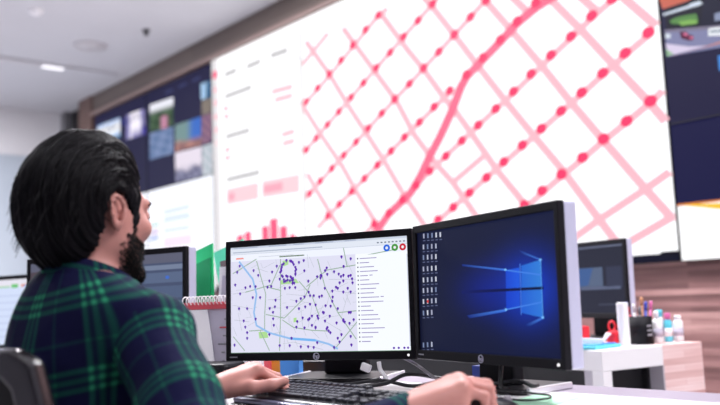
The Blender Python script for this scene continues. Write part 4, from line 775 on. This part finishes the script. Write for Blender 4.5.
# joints
SH = {1: np.array((0.194, -0.010, 0.903)), -1: np.array((-0.150, 0.026, 0.858))}
EL = {1: L((-0.200, 1.105, 0.705)), -1: L((-0.50, 1.83, 0.785))}
WR = {1: L((0.063, 1.352, 0.770)), -1: L((-0.310, 1.690, 0.780))}
body = Field((-0.40, -0.34, 0.0), (0.66, 0.66, 1.30), 0.0036)
def head(F):
    e0 = F.ell
    F.ell = lambda c, r, k=0.01, op='+', R=None: e0(c, r, k, op, HM if R is None else HM @ np.array(R))
    F.ell(H(0, -0.014, 0.042), (0.0745, 0.096, 0.084), 0.01)
    F.ell(H(0, 0.030, -0.02), (0.060, 0.062, 0.088), 0.03)
    F.ell(H(0, 0.0, -0.03), (0.064, 0.070, 0.070), 0.03)
    for s in (-1, 1):
        F.cone(H(s*0.052, 0.005, -0.062), H(s*0.016, 0.076, -0.103), 0.017, 0.016, 0.025)
        F.cone(H(s*0.058, 0.0, -0.01), H(s*0.052, 0.005, -0.062), 0.016, 0.016, 0.02)
        F.ell(H(s*0.046, 0.062, -0.022), (0.020, 0.022, 0.018), 0.02)
        F.cone(H(s*0.014, 0.090, 0.022), H(s*0.042, 0.078, 0.024), 0.010, 0.010, 0.014)
    F.ell(H(0, 0.078, -0.105), (0.022, 0.018, 0.017), 0.015)
    for s in (-1, 1):
        F.ell(H(s*0.032, 0.100, 0.004), (0.017, 0.014, 0.010), 0.010, '-')
        F.ell(H(s*0.032, 0.0805, 0.003), (0.0145, 0.0125, 0.0115), 0.004)
    F.cone(H(0, 0.090, 0.012), H(0, 0.109, -0.030), 0.008, 0.0105, 0.012)
    for s in (-1, 1): F.ell(H(s*0.012, 0.100, -0.034), (0.009, 0.011, 0.008), 0.008)
    F.cone(H(-0.019, 0.088, -0.060), H(0.019, 0.088, -0.060), 0.0065, 0.0065, 0.008)
    F.cone(H(-0.016, 0.087, -0.072), H(0.016, 0.087, -0.072), 0.0075, 0.0075, 0.006)
    F.cone(H(0, -0.014, -0.05), (0.004, -0.030, 0.965), 0.054, 0.058, 0.03)
    for s in (-1, 1):     # ears
        a = math.radians(30)*s; Rz = [[math.cos(a), -math.sin(a), 0], [math.sin(a), math.cos(a), 0], [0, 0, 1]]
        c = np.array((0.0790*s, -0.025, -0.001))
        ez = lambda t, rr: H(*(c+np.array((s*(0.004+0.006*math.sin(t)*0), -0.002+rr*0.60*math.cos(t)-0.004*math.sin(t), rr*math.sin(t)))))
        F.ell(H(*(c+np.array((-0.003*s, 0.0, 0)))), (0.006, 0.0145, 0.025), 0.006, R=Rz)
        ring_ = [ez(math.radians(d), 0.0255) for d in range(-60, 231, 29)]
        F.chain([p+np.array((s*0.006*(1 if 2 < i < 10 else 0.3), 0, 0.003)) for i, p in enumerate(ring_)], [0.0036]*len(ring_), 0.004)
        F.ell(H(*(c+np.array((0.001*s, 0.004, -0.024)))), (0.0055, 0.008, 0.009), 0.005)
        F.ell(H(*(c+np.array((0.004*s, 0.012, -0.004)))), (0.005, 0.005, 0.008), 0.004)
        F.ell(H(*(c+np.array((0.008*s, 0.003, -0.002)))), (0.006, 0.007, 0.011), 0.004, '-')
head(body)
def torso(F, g, k=0.05):
    F.ell((0.006, -0.025, 0.83), (0.150+g, 0.112+g, 0.175+g), k)
    F.ell((0.026, -0.048, 0.860), (0.104+g, 0.085+g, 0.105+g), k)
    F.ell((0, -0.050, 0.66), (0.150+g, 0.112+g, 0.19+g), k)
    F.ell((0, -0.060, 0.52), (0.165+g, 0.125+g, 0.11+g), k)
    for s in (-1, 1):
        F.cone((0.006+s*0.032, -0.045, 0.965), SH[s]*(0.86, 1, 1)+np.array((0, -0.015, 0.017)), 0.046+g, 0.040+g, k)
del body.ell
torso(body, 0.0)
for s in (-1, 1):
    body.cone(SH[s], EL[s], 0.048, 0.036, 0.04); body.ell(SH[s]+np.array((0, 0, -0.01)), (0.055, 0.052, 0.056), 0.03)
    mid = EL[s]*0.7+WR[s]*0.3; body.cone(EL[s], mid, 0.036, 0.037, 0.02); body.cone(mid, WR[s], 0.037, 0.023, 0.02)
    hip = np.array((s*0.085, -0.055, 0.515)); kn = np.array((s*0.12, 0.36, 0.53)); an = np.array((s*0.12, 0.36, 0.09))
    body.cone(hip, kn, 0.078, 0.056, 0.03); body.cone(kn, an, 0.052, 0.036, 0.03); body.cone(an+np.array((0, 0, -0.04)), an+np.array((0, 0.16, -0.055)), 0.036, 0.028, 0.02)
# hands
def norm(v): return v/np.linalg.norm(v)
def hand(F, wrist, d, up, side, flex, spread, thumb, sc_=1.0):
    d = norm(d); n = norm(up-d*(up@d)); s = norm(np.cross(d, n)); s = s if s@side > 0 else -s
    base = [(0.086, 0.025), (0.090, 0.005), (0.085, -0.015), (0.076, -0.032)]
    lens = [(0.042, 0.025, 0.021), (0.046, 0.028, 0.022), (0.042, 0.027, 0.021), (0.033, 0.020, 0.019)]
    rad = [0.0092, 0.0095, 0.0090, 0.0078]; tips = []
    for i in range(4):
        m = wrist+sc_*(d*base[i][0]+s*base[i][1]+n*(0.004 if i in (1, 2) else 0.001))
        F.cone(wrist+s*sc_*base[i][1]*0.55, m, 0.0195*sc_, 0.0125*sc_, 0.012)
        F.ell(m+n*0.003, (0.0115, 0.0115, 0.011), 0.006)
        p = m; ang = 0; r = rad[i]*sc_
        for j in range(3):
            ang += flex[i][j]; sp = math.radians(spread[i])
            q = p+sc_*lens[i][j]*((d*math.cos(sp)+s*math.sin(sp))*math.cos(ang)-n*math.sin(ang))
            F.cone(p, q, r, r*0.90, 0.0035); F.ell(q, (r*0.98,)*3, 0.003) if j < 2 else None
            p = q; r *= 0.90
        tips.append((p, norm((d*math.cos(ang)-n*math.sin(ang))), norm(n*math.cos(ang)+d*math.sin(ang)), r))
    F.ell(wrist+sc_*(d*0.05+n*-0.006), (0.030, 0.030, 0.016), 0.02)
    if sc_ > 1.1: F.cone(wrist-s*0.018-n*0.012, wrist+sc_*(d*0.062-s*0.030-n*0.016), 0.020, 0.018, 0.016)
    t = [wrist+sc_*(d*0.018+s*0.018-n*0.006)]
    for (a, b, c) in thumb: t.append(t[-1]+sc_*(d*a+s*b+n*c))
    F.chain(t, [0.0165*sc_, 0.0125*sc_, 0.0108*sc_, 0.0088*sc_], 0.008)
    tips.append((t[-1], norm(t[-1]-t[-2]), None, 0.0088*sc_))
    return tips
dg = math.radians
def LD(v): return np.array(Rm @ Vector(v))
upv = np.array((0, 0, 1.0))
tipsL = hand(body, WR[-1], LD((0.066, 0.036, 0.026)), upv, LD((0.3, -1, 0)), [[dg(48), dg(20), dg(12)], [dg(44), dg(24), dg(14)], [dg(44), dg(24), dg(14)], [dg(40), dg(26), dg(14)]], [4, 0, -4, -9],
             [(0.038, 0.028, -0.010), (0.034, 0.008, -0.010), (0.027, 0.0, -0.004)], 1.09)
tipsR = hand(body, WR[1], LD((0.096, 0.036, 0.036)), upv, LD((-0.3, 1, 0)), [[dg(28), dg(56), dg(30)], [dg(30), dg(60), dg(32)], [dg(34), dg(66), dg(34)], [dg(40), dg(66), dg(34)]], [5, 0, -5, -12],
             [(0.034, 0.026, -0.012), (0.034, 0.004, -0.010), (0.026, -0.002, -0.006)], 1.14)
P, F_ = body.surface(); del body
P = smooth_verts(P, F_, 1, 0.4)
bodyo = mesh_obj('body', P, F_, M['skin'], man)
bodyP, bodyF = P, F_
# nails
def nail(p, d, n, r):
    s = np.cross(d, n); v = []; f = []
    for i in range(4):
        for j in range(5):
            a = (j-2)/2*0.8; t = (i/3)*1.3-0.55
            v.append(p+d*(t*r)+s*(math.sin(a)*r*0.86)+n*(math.cos(a)*r*1.02+0.0004-0.0012*(i == 3)))
    for i in range(3):
        for j in range(4): f.append((i*5+j, i*5+j+1, (i+1)*5+j+1, (i+1)*5+j))
    return np.array(v), np.array(f)
for tips in (tipsL, tipsR):
    for k, (p, d, n, r) in enumerate(tips):
        if n is None: n = norm(upv-d*(upv@d))
        v, f = nail(p, d, n, r); mesh_obj('fingernail', v, f, M['nail'], man)
# eyes and brows
for s in (-1, 1):
    e = MB().lathe([(0.0115*math.cos(a), 0.0115*math.sin(a)) for a in [PI/2*(k/6*2-1) for k in range(7)]], M['eyewhite'], 20, Matrix.Translation(Vector(H(s*0.032, 0.0845, 0.003))) @ Matrix.Rotation(-PI/2, 4, 'X'))
    e.lathe([(0.0056, 0.0101), (0.004, 0.0111), (0.0, 0.0118)], M['iris'], 16, Matrix.Translation(Vector(H(s*0.032, 0.0848, 0.003))) @ Matrix.Rotation(-PI/2, 4, 'X'))
    e.build('eye', man)
    MB().tube([H(s*0.012, 0.101, 0.021), H(s*0.028, 0.099, 0.027), H(s*0.044, 0.088, 0.026), H(s*0.052, 0.078, 0.021)], [0.003, 0.0042, 0.0036, 0.0016], M['beard'], 8).build('eyebrow', man)

# shirt
SEAM = {1: 0.166, -1: 0.126}
def wrinkle(P, amp):
    x, y, z = P.T
    return amp*(np.sin(31*x+17*z+6*y)+0.7*np.sin(-23*z+41*x+9*y+1.3)+0.6*np.sin(57*z+21*y-13*x+0.7))
def normals(P, F):
    N = np.zeros_like(P); n = np.cross(P[F[:, 2]]-P[F[:, 0]], P[F[:, 3]]-P[F[:, 1]])
    for a in range(4): np.add.at(N, F[:, a], n)
    return N/np.maximum(np.linalg.norm(N, axis=1), 1e-9)[:, None]
fs = Field((-0.26, -0.26, 0.40), (0.26, 0.16, 1.06), 0.0055)
torso(fs, 0.014, 0.055)
fs.cone((0.006, -0.030, 0.955), (0.006, -0.022, 1.005), 0.066, 0.060, 0.03)
for s in (-1, 1): fs.ell(SH[s]+np.array((-s*0.02, 0, 0)), (0.055, 0.064, 0.066), 0.04)
z3 = (fs.lo[2]+fs.h*np.arange(fs.n[2]))[None, None, :]; y3 = (fs.lo[1]+fs.h*np.arange(fs.n[1]))[None, :, None]
fs.V = np.maximum(fs.V, np.maximum(0.455-z3, z3-(1.012-0.30*(y3+0.045)))).astype(np.float32)
P, F_ = fs.surface(); P = smooth_verts(P, F_, 2)
N = normals(P, F_); P = P+N*wrinkle(P, 0.0016)[:, None]
ang = np.arctan2(P[:, 0], -(P[:, 1]+0.04)); rad_ = 0.15
plaid_mats = []
def plaid():
    m = bpy.data.materials.new('navy_green_plaid'); m.use_nodes = True; nt = m.node_tree; p = nt.nodes['Principled BSDF']; Nn = nt.nodes.new; K = nt.links.new
    fac = []
    for nm in ('plaid_across', 'plaid_along'):
        a = Nn('ShaderNodeAttribute'); a.attribute_name = nm
        d = Nn('ShaderNodeMath'); d.operation = 'DIVIDE'; d.inputs[1].default_value = 0.132; K(a.outputs['Fac'], d.inputs[0])
        fr = Nn('ShaderNodeMath'); fr.operation = 'FRACT'; K(d.outputs[0], fr.inputs[0])
        cr = Nn('ShaderNodeValToRGB'); el = cr.color_ramp.elements; el[0].position = 0; el[0].color = (0, 0, 0, 1); el[1].position = 1; el[1].color = (0, 0, 0, 1)
        for c, w, v in ((0.15, 0.022, 0.9), (0.262, 0.022, 0.9), (0.374, 0.022, 0.9), (0.72, 0.009, 0.35)):
            for q, vv in ((c-w-0.022, 0.10 if v > .5 and c > 0.2 else 0.0), (c-w*0.6, v), (c+w*0.6, v), (c+w+0.022, 0.10 if v > .5 and c < 0.35 else 0.0)):
                e = el.new(q); e.color = (vv, vv, vv, 1)
        K(fr.outputs[0], cr.inputs[0]); fac.append(cr)
    ad = Nn('ShaderNodeMix'); ad.data_type = 'RGBA'; ad.blend_type = 'ADD'; ad.inputs[0].default_value = 1
    K(fac[0].outputs[0], ad.inputs[6]); K(fac[1].outputs[0], ad.inputs[7])
    bw = Nn('ShaderNodeRGBToBW'); K(ad.outputs[2], bw.inputs[0])
    hf = Nn('ShaderNodeMath'); hf.operation = 'MULTIPLY'; hf.inputs[1].default_value = 0.5; K(bw.outputs[0], hf.inputs[0])
    cr = Nn('ShaderNodeValToRGB'); e = cr.color_ramp.elements
    e[0].position = 0; e[0].color = rgb(21, 22, 56); e[1].position = 1; e[1].color = rgb(50, 150, 108)
    k_ = e.new(0.5); k_.color = rgb(24, 74, 68)
    K(hf.outputs[0], cr.inputs[0]); K(cr.outputs[0], p.inputs['Base Color'])
    p.inputs['Roughness'].default_value = 0.85; p.inputs['Specular IOR Level'].default_value = 0.08; p.inputs['Sheen Weight'].default_value = 0.0
    tc = Nn('ShaderNodeTexCoord'); nz = Nn('ShaderNodeTexNoise'); nz.inputs['Scale'].default_value = 16; nz.inputs['Detail'].default_value = 3; K(tc.outputs['Object'], nz.inputs['Vector'])
    b = Nn('ShaderNodeBump'); b.inputs['Strength'].default_value = 0.5; b.inputs['Distance'].default_value = 0.012; K(nz.outputs['Fac'], b.inputs['Height']); K(b.outputs['Normal'], p.inputs['Normal'])
    return m
M['plaid'] = plaid()
shirt = mesh_obj('shirt', P, F_, M['plaid'], man, {'plaid_across': ang*0.155+0.5+0.006*np.sin(14*P[:, 2]), 'plaid_along': P[:, 2]+0.03*np.cos(ang)+0.5})
# sleeves
for s in (-1, 1):
    sf = Field(np.minimum(np.minimum(SH[s], EL[s]), WR[s])-0.11, np.maximum(np.maximum(SH[s], EL[s]), WR[s])+0.11, 0.0050)
    a0 = SH[s]+np.array((-s*0.012, 0, 0.0)); we = WR[s]+norm(WR[s]-EL[s])*0.004
    tk = 1.0 if s == 1 else 0.88
    sf.ell(a0, (0.066*tk, 0.066*tk, 0.068*tk), 0.03)
    m1 = a0*0.5+EL[s]*0.5
    sf.cone(a0, m1, 0.066*tk, 0.061*tk, 0.02); sf.cone(m1, EL[s], 0.061*tk, 0.055*tk, 0.02)
    m2 = EL[s]*0.45+we*0.55; sf.cone(EL[s], m2, 0.054, 0.045, 0.02); sf.cone(m2, we, 0.043, 0.031, 0.015)
    ax_ = norm(we-EL[s]); g = np.meshgrid(*[sf.lo[q]+sf.h*np.arange(sf.n[q]) for q in range(3)], indexing='ij', sparse=True)
    sf.V = np.maximum(sf.V, ((g[0]-we[0])*ax_[0]+(g[1]-we[1])*ax_[1]+(g[2]-we[2])*ax_[2])).astype(np.float32)
    sf.V = np.maximum(sf.V, (SEAM[s]-0.024)-s*g[0]).astype(np.float32) if s == 1 else np.maximum(sf.V, (SEAM[s]-0.024)+g[0]).astype(np.float32)
    sf.V = np.maximum(sf.V, (DESK+0.004-g[2]) if s == -1 else (0.5-g[2])).astype(np.float32)
    P, F_ = sf.surface(); P = smooth_verts(P, F_, 2); N = normals(P, F_)
    u1 = norm(EL[s]-a0); l1 = np.linalg.norm(EL[s]-a0); u2 = norm(we-EL[s])
    t1 = (P-a0)@u1; t2 = (P-EL[s])@u2
    r1 = np.linalg.norm(P-a0-np.clip(t1, 0, l1)[:, None]*u1, axis=1); r2 = np.linalg.norm(P-EL[s]-np.clip(t2, 0, 1)[:, None]*u2, axis=1)
    up = r1 <= r2
    along = np.where(up, np.minimum(t1, l1), l1+np.maximum(t2, 0))
    e1 = norm(np.cross(u1, np.array((0.2*s, -1.0, 0.1)))); f1 = np.cross(u1, e1); e2 = norm(np.cross(u2, np.array((0.2*s, -1.0, 0.1)))); f2 = np.cross(u2, e2)
    a1 = np.arctan2((P-a0)@f1, (P-a0)@e1); a2 = np.arctan2((P-EL[s])@f2, (P-EL[s])@e2)
    P = P+N*(wrinkle(P, 0.0016)+0.0022*np.sin(along*75+2*np.where(up, a1, a2))*np.exp(-((along-l1)/0.10)**2))[:, None]
    mesh_obj('sleeve', P, F_, M['plaid'], shirt, {'plaid_across': np.where(up, a1, a2)*0.0662+0.5, 'plaid_along': along+0.521})
# collar: a folded band round the neck
v = []; n = 40
for k in range(n+1):
    a = -PI*0.94+2*PI*0.94*k/n          # 0 = back of the neck
    cx, cy = math.sin(a), -math.cos(a)
    back = 0.5+0.5*math.cos(a)
    zt = 0.998+0.046*back; rx, ry = 0.060, 0.062
    for r_, dz in ((0.0, -0.030), (0.0, 0.0), (0.004, 0.004), (0.009, 0.0), (0.019+0.006*(1-back), -0.040-0.012*(1-back)), (0.016+0.006*(1-back), -0.041-0.012*(1-back)), (0.005, -0.006)):
        v.append((0.006+cx*(rx+r_), -0.024+0.010*(1-back)+cy*(ry+r_), zt+dz))
f = [(k*7+i, (k+1)*7+i, (k+1)*7+i+1, k*7+i+1) for k in range(n) for i in range(6)]
v = np.array(v); ks = np.repeat(np.arange(n+1), 7)/n
mesh_obj('collar', v, np.array(f), M['plaid'], shirt, {'plaid_across': ks*0.44+0.5, 'plaid_along': np.tile([0.55, 0.58, 0.585, 0.58, 0.54, 0.538, 0.57], n+1)+0.01})
# trousers and shoes
tf = Field((-0.27, -0.26, 0.04), (0.27, 0.50, 0.66), 0.009)
tf.ell((0, -0.085, 0.51), (0.180, 0.140, 0.10), 0.04)
for s in (-1, 1):
    hip = np.array((s*0.085, -0.055, 0.515)); kn = np.array((s*0.12, 0.36, 0.53)); an = np.array((s*0.12, 0.36, 0.10))
    tf.cone(hip, kn, 0.092, 0.068, 0.03); tf.cone(kn, an, 0.064, 0.055, 0.03)
P, F_ = tf.surface(); P = smooth_verts(P, F_, 2); mesh_obj('trousers', P, F_, M['trouser'], man)
for s in (-1, 1):
    q = Field((s*0.12-0.08, 0.26, -0.02), (s*0.12+0.08, 0.62, 0.13), 0.006)
    q.cone((s*0.12, 0.345, 0.055), (s*0.12, 0.545, 0.034), 0.048, 0.036, 0.02)
    q.V = np.maximum(q.V, (0.003-(q.lo[2]+q.h*np.arange(q.n[2])))[None, None, :]).astype(np.float32)
    P, F_ = q.surface(); P = smooth_verts(P, F_, 1); mesh_obj('shoe', P, F_, M['blackmatte'], man)

# hair: swept back mass, cut along the hairline, with combed ridges and single strands
HP = np.array([(0.056, 0.082), (0.048, 0.058), (0.037, 0.022), (0.037, -0.046), (0.024, -0.050), (0.016, 0.004), (0.000, 0.030), (-0.028, 0.040), (-0.048, 0.020), (-0.048, -0.030), (-0.056, -0.074), (-0.078, -0.092), (-0.108, -0.098), (-0.145, -0.080), (-0.25, -0.06), (-0.25, 0.30), (0.16, 0.30), (0.068, 0.110)])
def poly_sd(y, z):
    d = np.full(np.broadcast(y, z).shape, 9.0); sgn = np.ones_like(d); n = len(HP)
    for i in range(n):
        a = HP[i]; b = HP[i-1]; e = b-a; wy, wz = y-a[0], z-a[1]
        t = np.clip((wy*e[0]+wz*e[1])/(e@e), 0, 1); d = np.minimum(d, (wy-e[0]*t)**2+(wz-e[1]*t)**2)
        c1 = z >= a[1]; c2 = z < b[1]; c3 = e[0]*wz > e[1]*wy
        flip = (c1 & c2 & c3) | (~c1 & ~c2 & ~c3); sgn = np.where(flip, -sgn, sgn)
    return sgn*np.sqrt(d)
hf = Field(H0(-0.14, -0.20, -0.14), H0(0.14, 0.14, 0.20), 0.0032)
hf.ell(H0(0, -0.026, 0.048), (0.083, 0.109, 0.104), 0.02)
hf.ell(H0(-0.004, -0.048, 0.026), (0.088, 0.100, 0.098), 0.02)
hf.ell(H0(0, -0.062, -0.025), (0.070, 0.074, 0.080), 0.04)
hf.ell(H0(0, 0.006, 0.098), (0.058, 0.056, 0.046), 0.02)
for s in (-1, 1): hf.cone(H0(s*0.066, 0.026, 0.03), H0(s*0.059, 0.029, -0.05), 0.010, 0.008, 0.02)
yy = (hf.lo[1]+hf.h*np.arange(hf.n[1]))[:, None]; zz = (hf.lo[2]-HZ+hf.h*np.arange(hf.n[2]))[None, :]
hf.V = np.maximum(hf.V, poly_sd(yy, zz)[None].astype(np.float32))
P, F_ = hf.surface(); P = smooth_verts(P, F_, 3); N = normals(P, F_)
q = P-H0(0, -0.02, 0.02)
lat = np.arctan2(q[:, 0], np.hypot(q[:, 1], q[:, 2])); al = np.arctan2(q[:, 2], q[:, 1])
rid = 0.0016*np.sin(lat*64+2.2*np.sin(al*2.1)+0.8*np.sin(al*5))+0.0012*np.sin(lat*121+1.5*al)+0.002*np.sin(lat*23+1.1*al+1.0)
P = P+N*rid[:, None]
P = turn(P)
hair = mesh_obj('hair', P, F_, M['hair'], man)
# strands run along the hair surface
from mathutils.bvhtree import BVHTree
tree = BVHTree.FromPolygons([tuple(p) for p in P], [tuple(int(x) for x in f) for f in F_])
random.seed(21); rs = random.Random(21)
mb = MB(); ctr = Vector(H0(0, -0.02, 0.02)); P = unturn(P)
def strand(b, a0, a1, r, lift, drift, n=14):
    pts = []
    for k in range(n):
        t = k/(n-1); a = a0+(a1-a0)*t; bb = b+drift*math.sin(t*PI*0.9)
        d = Vector((math.sin(bb), math.cos(bb)*math.cos(a), math.cos(bb)*math.sin(a)))
        hit = tree.ray_cast(ctr+d*0.35, -d)
        if hit[0] is None: break
        if (hit[0]-ctr).length < 0.04: break
        pts.append(hit[0]+hit[1]*(0.0006+lift*(math.sin(t*PI))+ (0.004*lift/0.002 if k == n-1 else 0)))
    if len(pts) > 4:
        m_ = len(pts); mb.tube(pts, [r*(0.4+0.6*math.sin(PI*min(1, (i+1)/(m_*0.7)))) if i < m_*0.35 else r*(1-0.75*max(0, (i/m_-0.6)/0.4)) for i in range(m_)], M['hairlight'], 4, caps=False)
for i in range(620):
    b = rs.uniform(-1.28, 1.28); s0 = rs.uniform(0.5, 2.4)
    strand(b, s0, s0+rs.uniform(0.9, 2.0), rs.uniform(0.0004, 0.0010), rs.uniform(0.0, 0.0022), rs.uniform(-0.10, 0.10))
for i in range(60):      # loose ends at the nape and the back
    b = rs.uniform(-0.9, 0.9); a = rs.uniform(2.7, 3.75)
    d = Vector((math.sin(b), math.cos(b)*math.cos(a), math.cos(b)*math.sin(a))); hit = tree.ray_cast(ctr+d*0.35, -d)
    if hit[0]:
        p = hit[0]; mb.tube([p, p+Vector((0, -0.006, -0.010))+hit[1]*0.003, p+Vector((0, -0.013, -0.028))+hit[1]*0.004], [0.001, 0.0008, 0.0003], M['hairlight'], 4, caps=False)
mb.v = [tuple(p) for p in turn(np.array(mb.v))]; mb.build('strands', hair)
# short beard on jaw, lip and chin
bP = unturn(bodyP); q = bP-np.array((0, 0, HZ)); cen = q[bodyF].mean(1); Nf = np.cross(bP[bodyF[:, 2]]-bP[bodyF[:, 0]], bP[bodyF[:, 3]]-bP[bodyF[:, 1]]); Nf /= np.maximum(np.linalg.norm(Nf, axis=1), 1e-12)[:, None]
x, y, z = cen.T
jaw = (z > -0.142) & (y > -0.010) & (np.abs(x) < 0.080) & ((z < -0.036) | (y > 0.02)) & (z < np.where(y > 0.035, -0.040-0.35*np.clip(y-0.035, 0, 0.03), -0.02)) & ~((np.abs(x) < 0.02) & (z > -0.080) & (z < -0.053) & (y > 0.07))
mous = (np.abs(x) < 0.024) & (z > -0.055) & (z < -0.042) & (y > 0.07)
dens = np.where(mous, 1, np.clip((y+0.012)/0.024, 0.15, 1)*np.clip((-0.018-z)/0.02, 0.4, 1))
ids = np.flatnonzero((jaw | mous) & (np.random.RandomState(4).rand(len(x)) < dens))
R_ = np.random.RandomState(7); pick = R_.choice(ids, 22000)
v = []; f = []
for k, i in enumerate(pick):
    p = cen[i]+np.array((0, 0, HZ))+R_.normal(0, 0.0012, 3); nn = Nf[i]; dn = norm(np.array((0, 0.25, -1.0))+nn*0.7+R_.normal(0, 0.25, 3)); sd = norm(np.cross(dn, nn))
    l = R_.uniform(0.004, 0.008); w = 0.0006
    v += [p-sd*w, p+sd*w, p+dn*l]; f.append((3*k, 3*k+1, 3*k+2))
mesh_obj('beard', turn(np.array(v)), np.array(f), M['beard'], man)

# ------------------------------------------------------------------ office chair behind the man
t = thing('office_chair', 'black office chair with a glossy frame behind the man, bottom left', 'chair', (-0.588, 1.424, 0), -0.45)
bx, bw, zt, zb_ = 0.0, 0.198, 0.900, 0.50
def loop(x0, x1, xb0, xb1, z0, z1, r):
    o_ = rrect(-1, 1, 0, 1, 0.0001, 1); pts = rrect(x0, x1, z0, z1, r, 6)
    return [(x*(1+0.75*(1-math.exp(-(z1-z)/0.11))), z) for x, z in pts]
outer = loop(-bw, bw, 0, 0, zb_, zt, 0.022); inner = loop(-bw+0.042, bw-0.042, 0, 0, zb_+0.04, zt-0.034, 0.030)
Xb = Matrix.Translation((0, -0.135, 0)) @ Matrix.Rotation(math.radians(2), 4, 'X')
MB().ring(outer, inner, -0.018, 0.016, M['chairframe'], Xb).build('back_frame', t, bevel=0.012, seg=4)
MB().prism(loop(-bw+0.036, bw-0.036, 0, 0, zb_+0.034, zt-0.028, 0.030), -0.006, 0.008, M['chairblack'], Xb).build('back_mesh', t)
MB().slab(rrect(-0.245, 0.245, -0.16, 0.30, 0.07), 0.385, 0.445, M['chairblack']).build('seat', t, bevel=0.02, seg=3)
MB().box(-0.04, 0.04, -0.195, -0.155, 0.37, 0.56, M['chairframe']).box(-0.04, 0.04, -0.18, 0.08, 0.355, 0.384, M['chairframe']).build('back_bracket', t, bevel=0.006)
MB().lathe([(0.028, 0.10), (0.028, 0.36), (0.0, 0.361)], M['chairframe'], 18, Matrix.Translation((0, 0.05, 0))).build('gas_column', t)
for k in range(5):
    a = 2*PI*k/5+0.3; X = Matrix.Translation((0, 0.05, 0)) @ Matrix.Rotation(a, 4, 'Z')
    MB().prism([(0.0, 0.075), (0.29, 0.068), (0.29, 0.085), (0.03, 0.115), (0.0, 0.115)], -0.02, 0.02, M['chairframe'], X).build('base_leg', t, bevel=0.005)
    MB().lathe([(0.030, -0.022), (0.032, 0), (0.030, 0.022)], M['blackmatte'], 18, X @ Matrix.Translation((0.28, 0, 0.032)) @ Matrix.Rotation(PI/2, 4, 'X')).build('caster', t)
# ------------------------------------------------------------------ light
def area(name, u, w, z, sx, sy, power, col=(1, 1, 1)):
    l = bpy.data.lights.new(name, 'AREA'); l.shape = 'RECTANGLE'; l.size = sx; l.size_y = sy; l.energy = power; l.color = col
    o = bpy.data.objects.new(name, l); C.objects.link(o); o.location = RW(u, w, z); o.rotation_euler = (0, 0, YAW); return o
for i, (u, w, pw) in enumerate(((0.2, 2.7, 120), (-2.6, 2.9, 165), (-5.2, 2.4, 185), (-9.0, 1.2, 260), (1.5, 0.9, 60), (-1.2, -0.6, 16), (-4.6, -0.4, 40))):  # unseen overhead lamps, some added to brighten the left wall and the face
    area('unseen_ceiling_lamp', u, w, CEIL-0.03, 1.2, 0.6, pw, (0.97, 0.955, 1.0))
wd = bpy.data.worlds.new('room_world'); bpy.context.scene.world = wd; wd.use_nodes = True
wd.node_tree.nodes['Background'].inputs[0].default_value = (0.6, 0.6, 0.65, 1); wd.node_tree.nodes['Background'].inputs[1].default_value = 0.2
# ------------------------------------------------------------------ camera
cam = bpy.data.cameras.new('camera'); co = bpy.data.objects.new('camera', cam); C.objects.link(co)
cam.sensor_width = 36; cam.lens = 829.92/720*36; cam.clip_start = 0.05
r_ = Vector((0.99914451, 0.00474411, -0.04108209)); u__ = Vector((0.0413551, -0.11461823, 0.99254845)); f__ = Vector((0, 0.99339829, 0.11471637))
mw = Matrix((r_, u__, -f__)).transposed().to_4x4(); mw.translation = Vector((0, 0, 0.95)); co.matrix_world = mw
cam.dof.use_dof = True; cam.dof.focus_distance = 1.95; cam.dof.aperture_fstop = 2.3
scn = bpy.context.scene; scn.camera = co
vs = scn.view_settings; vs.view_transform = 'Standard'; vs.look = 'None'; vs.exposure = 0.0; vs.gamma = 1.0; vs.use_curve_mapping = False
scn.display_settings.display_device = 'sRGB'
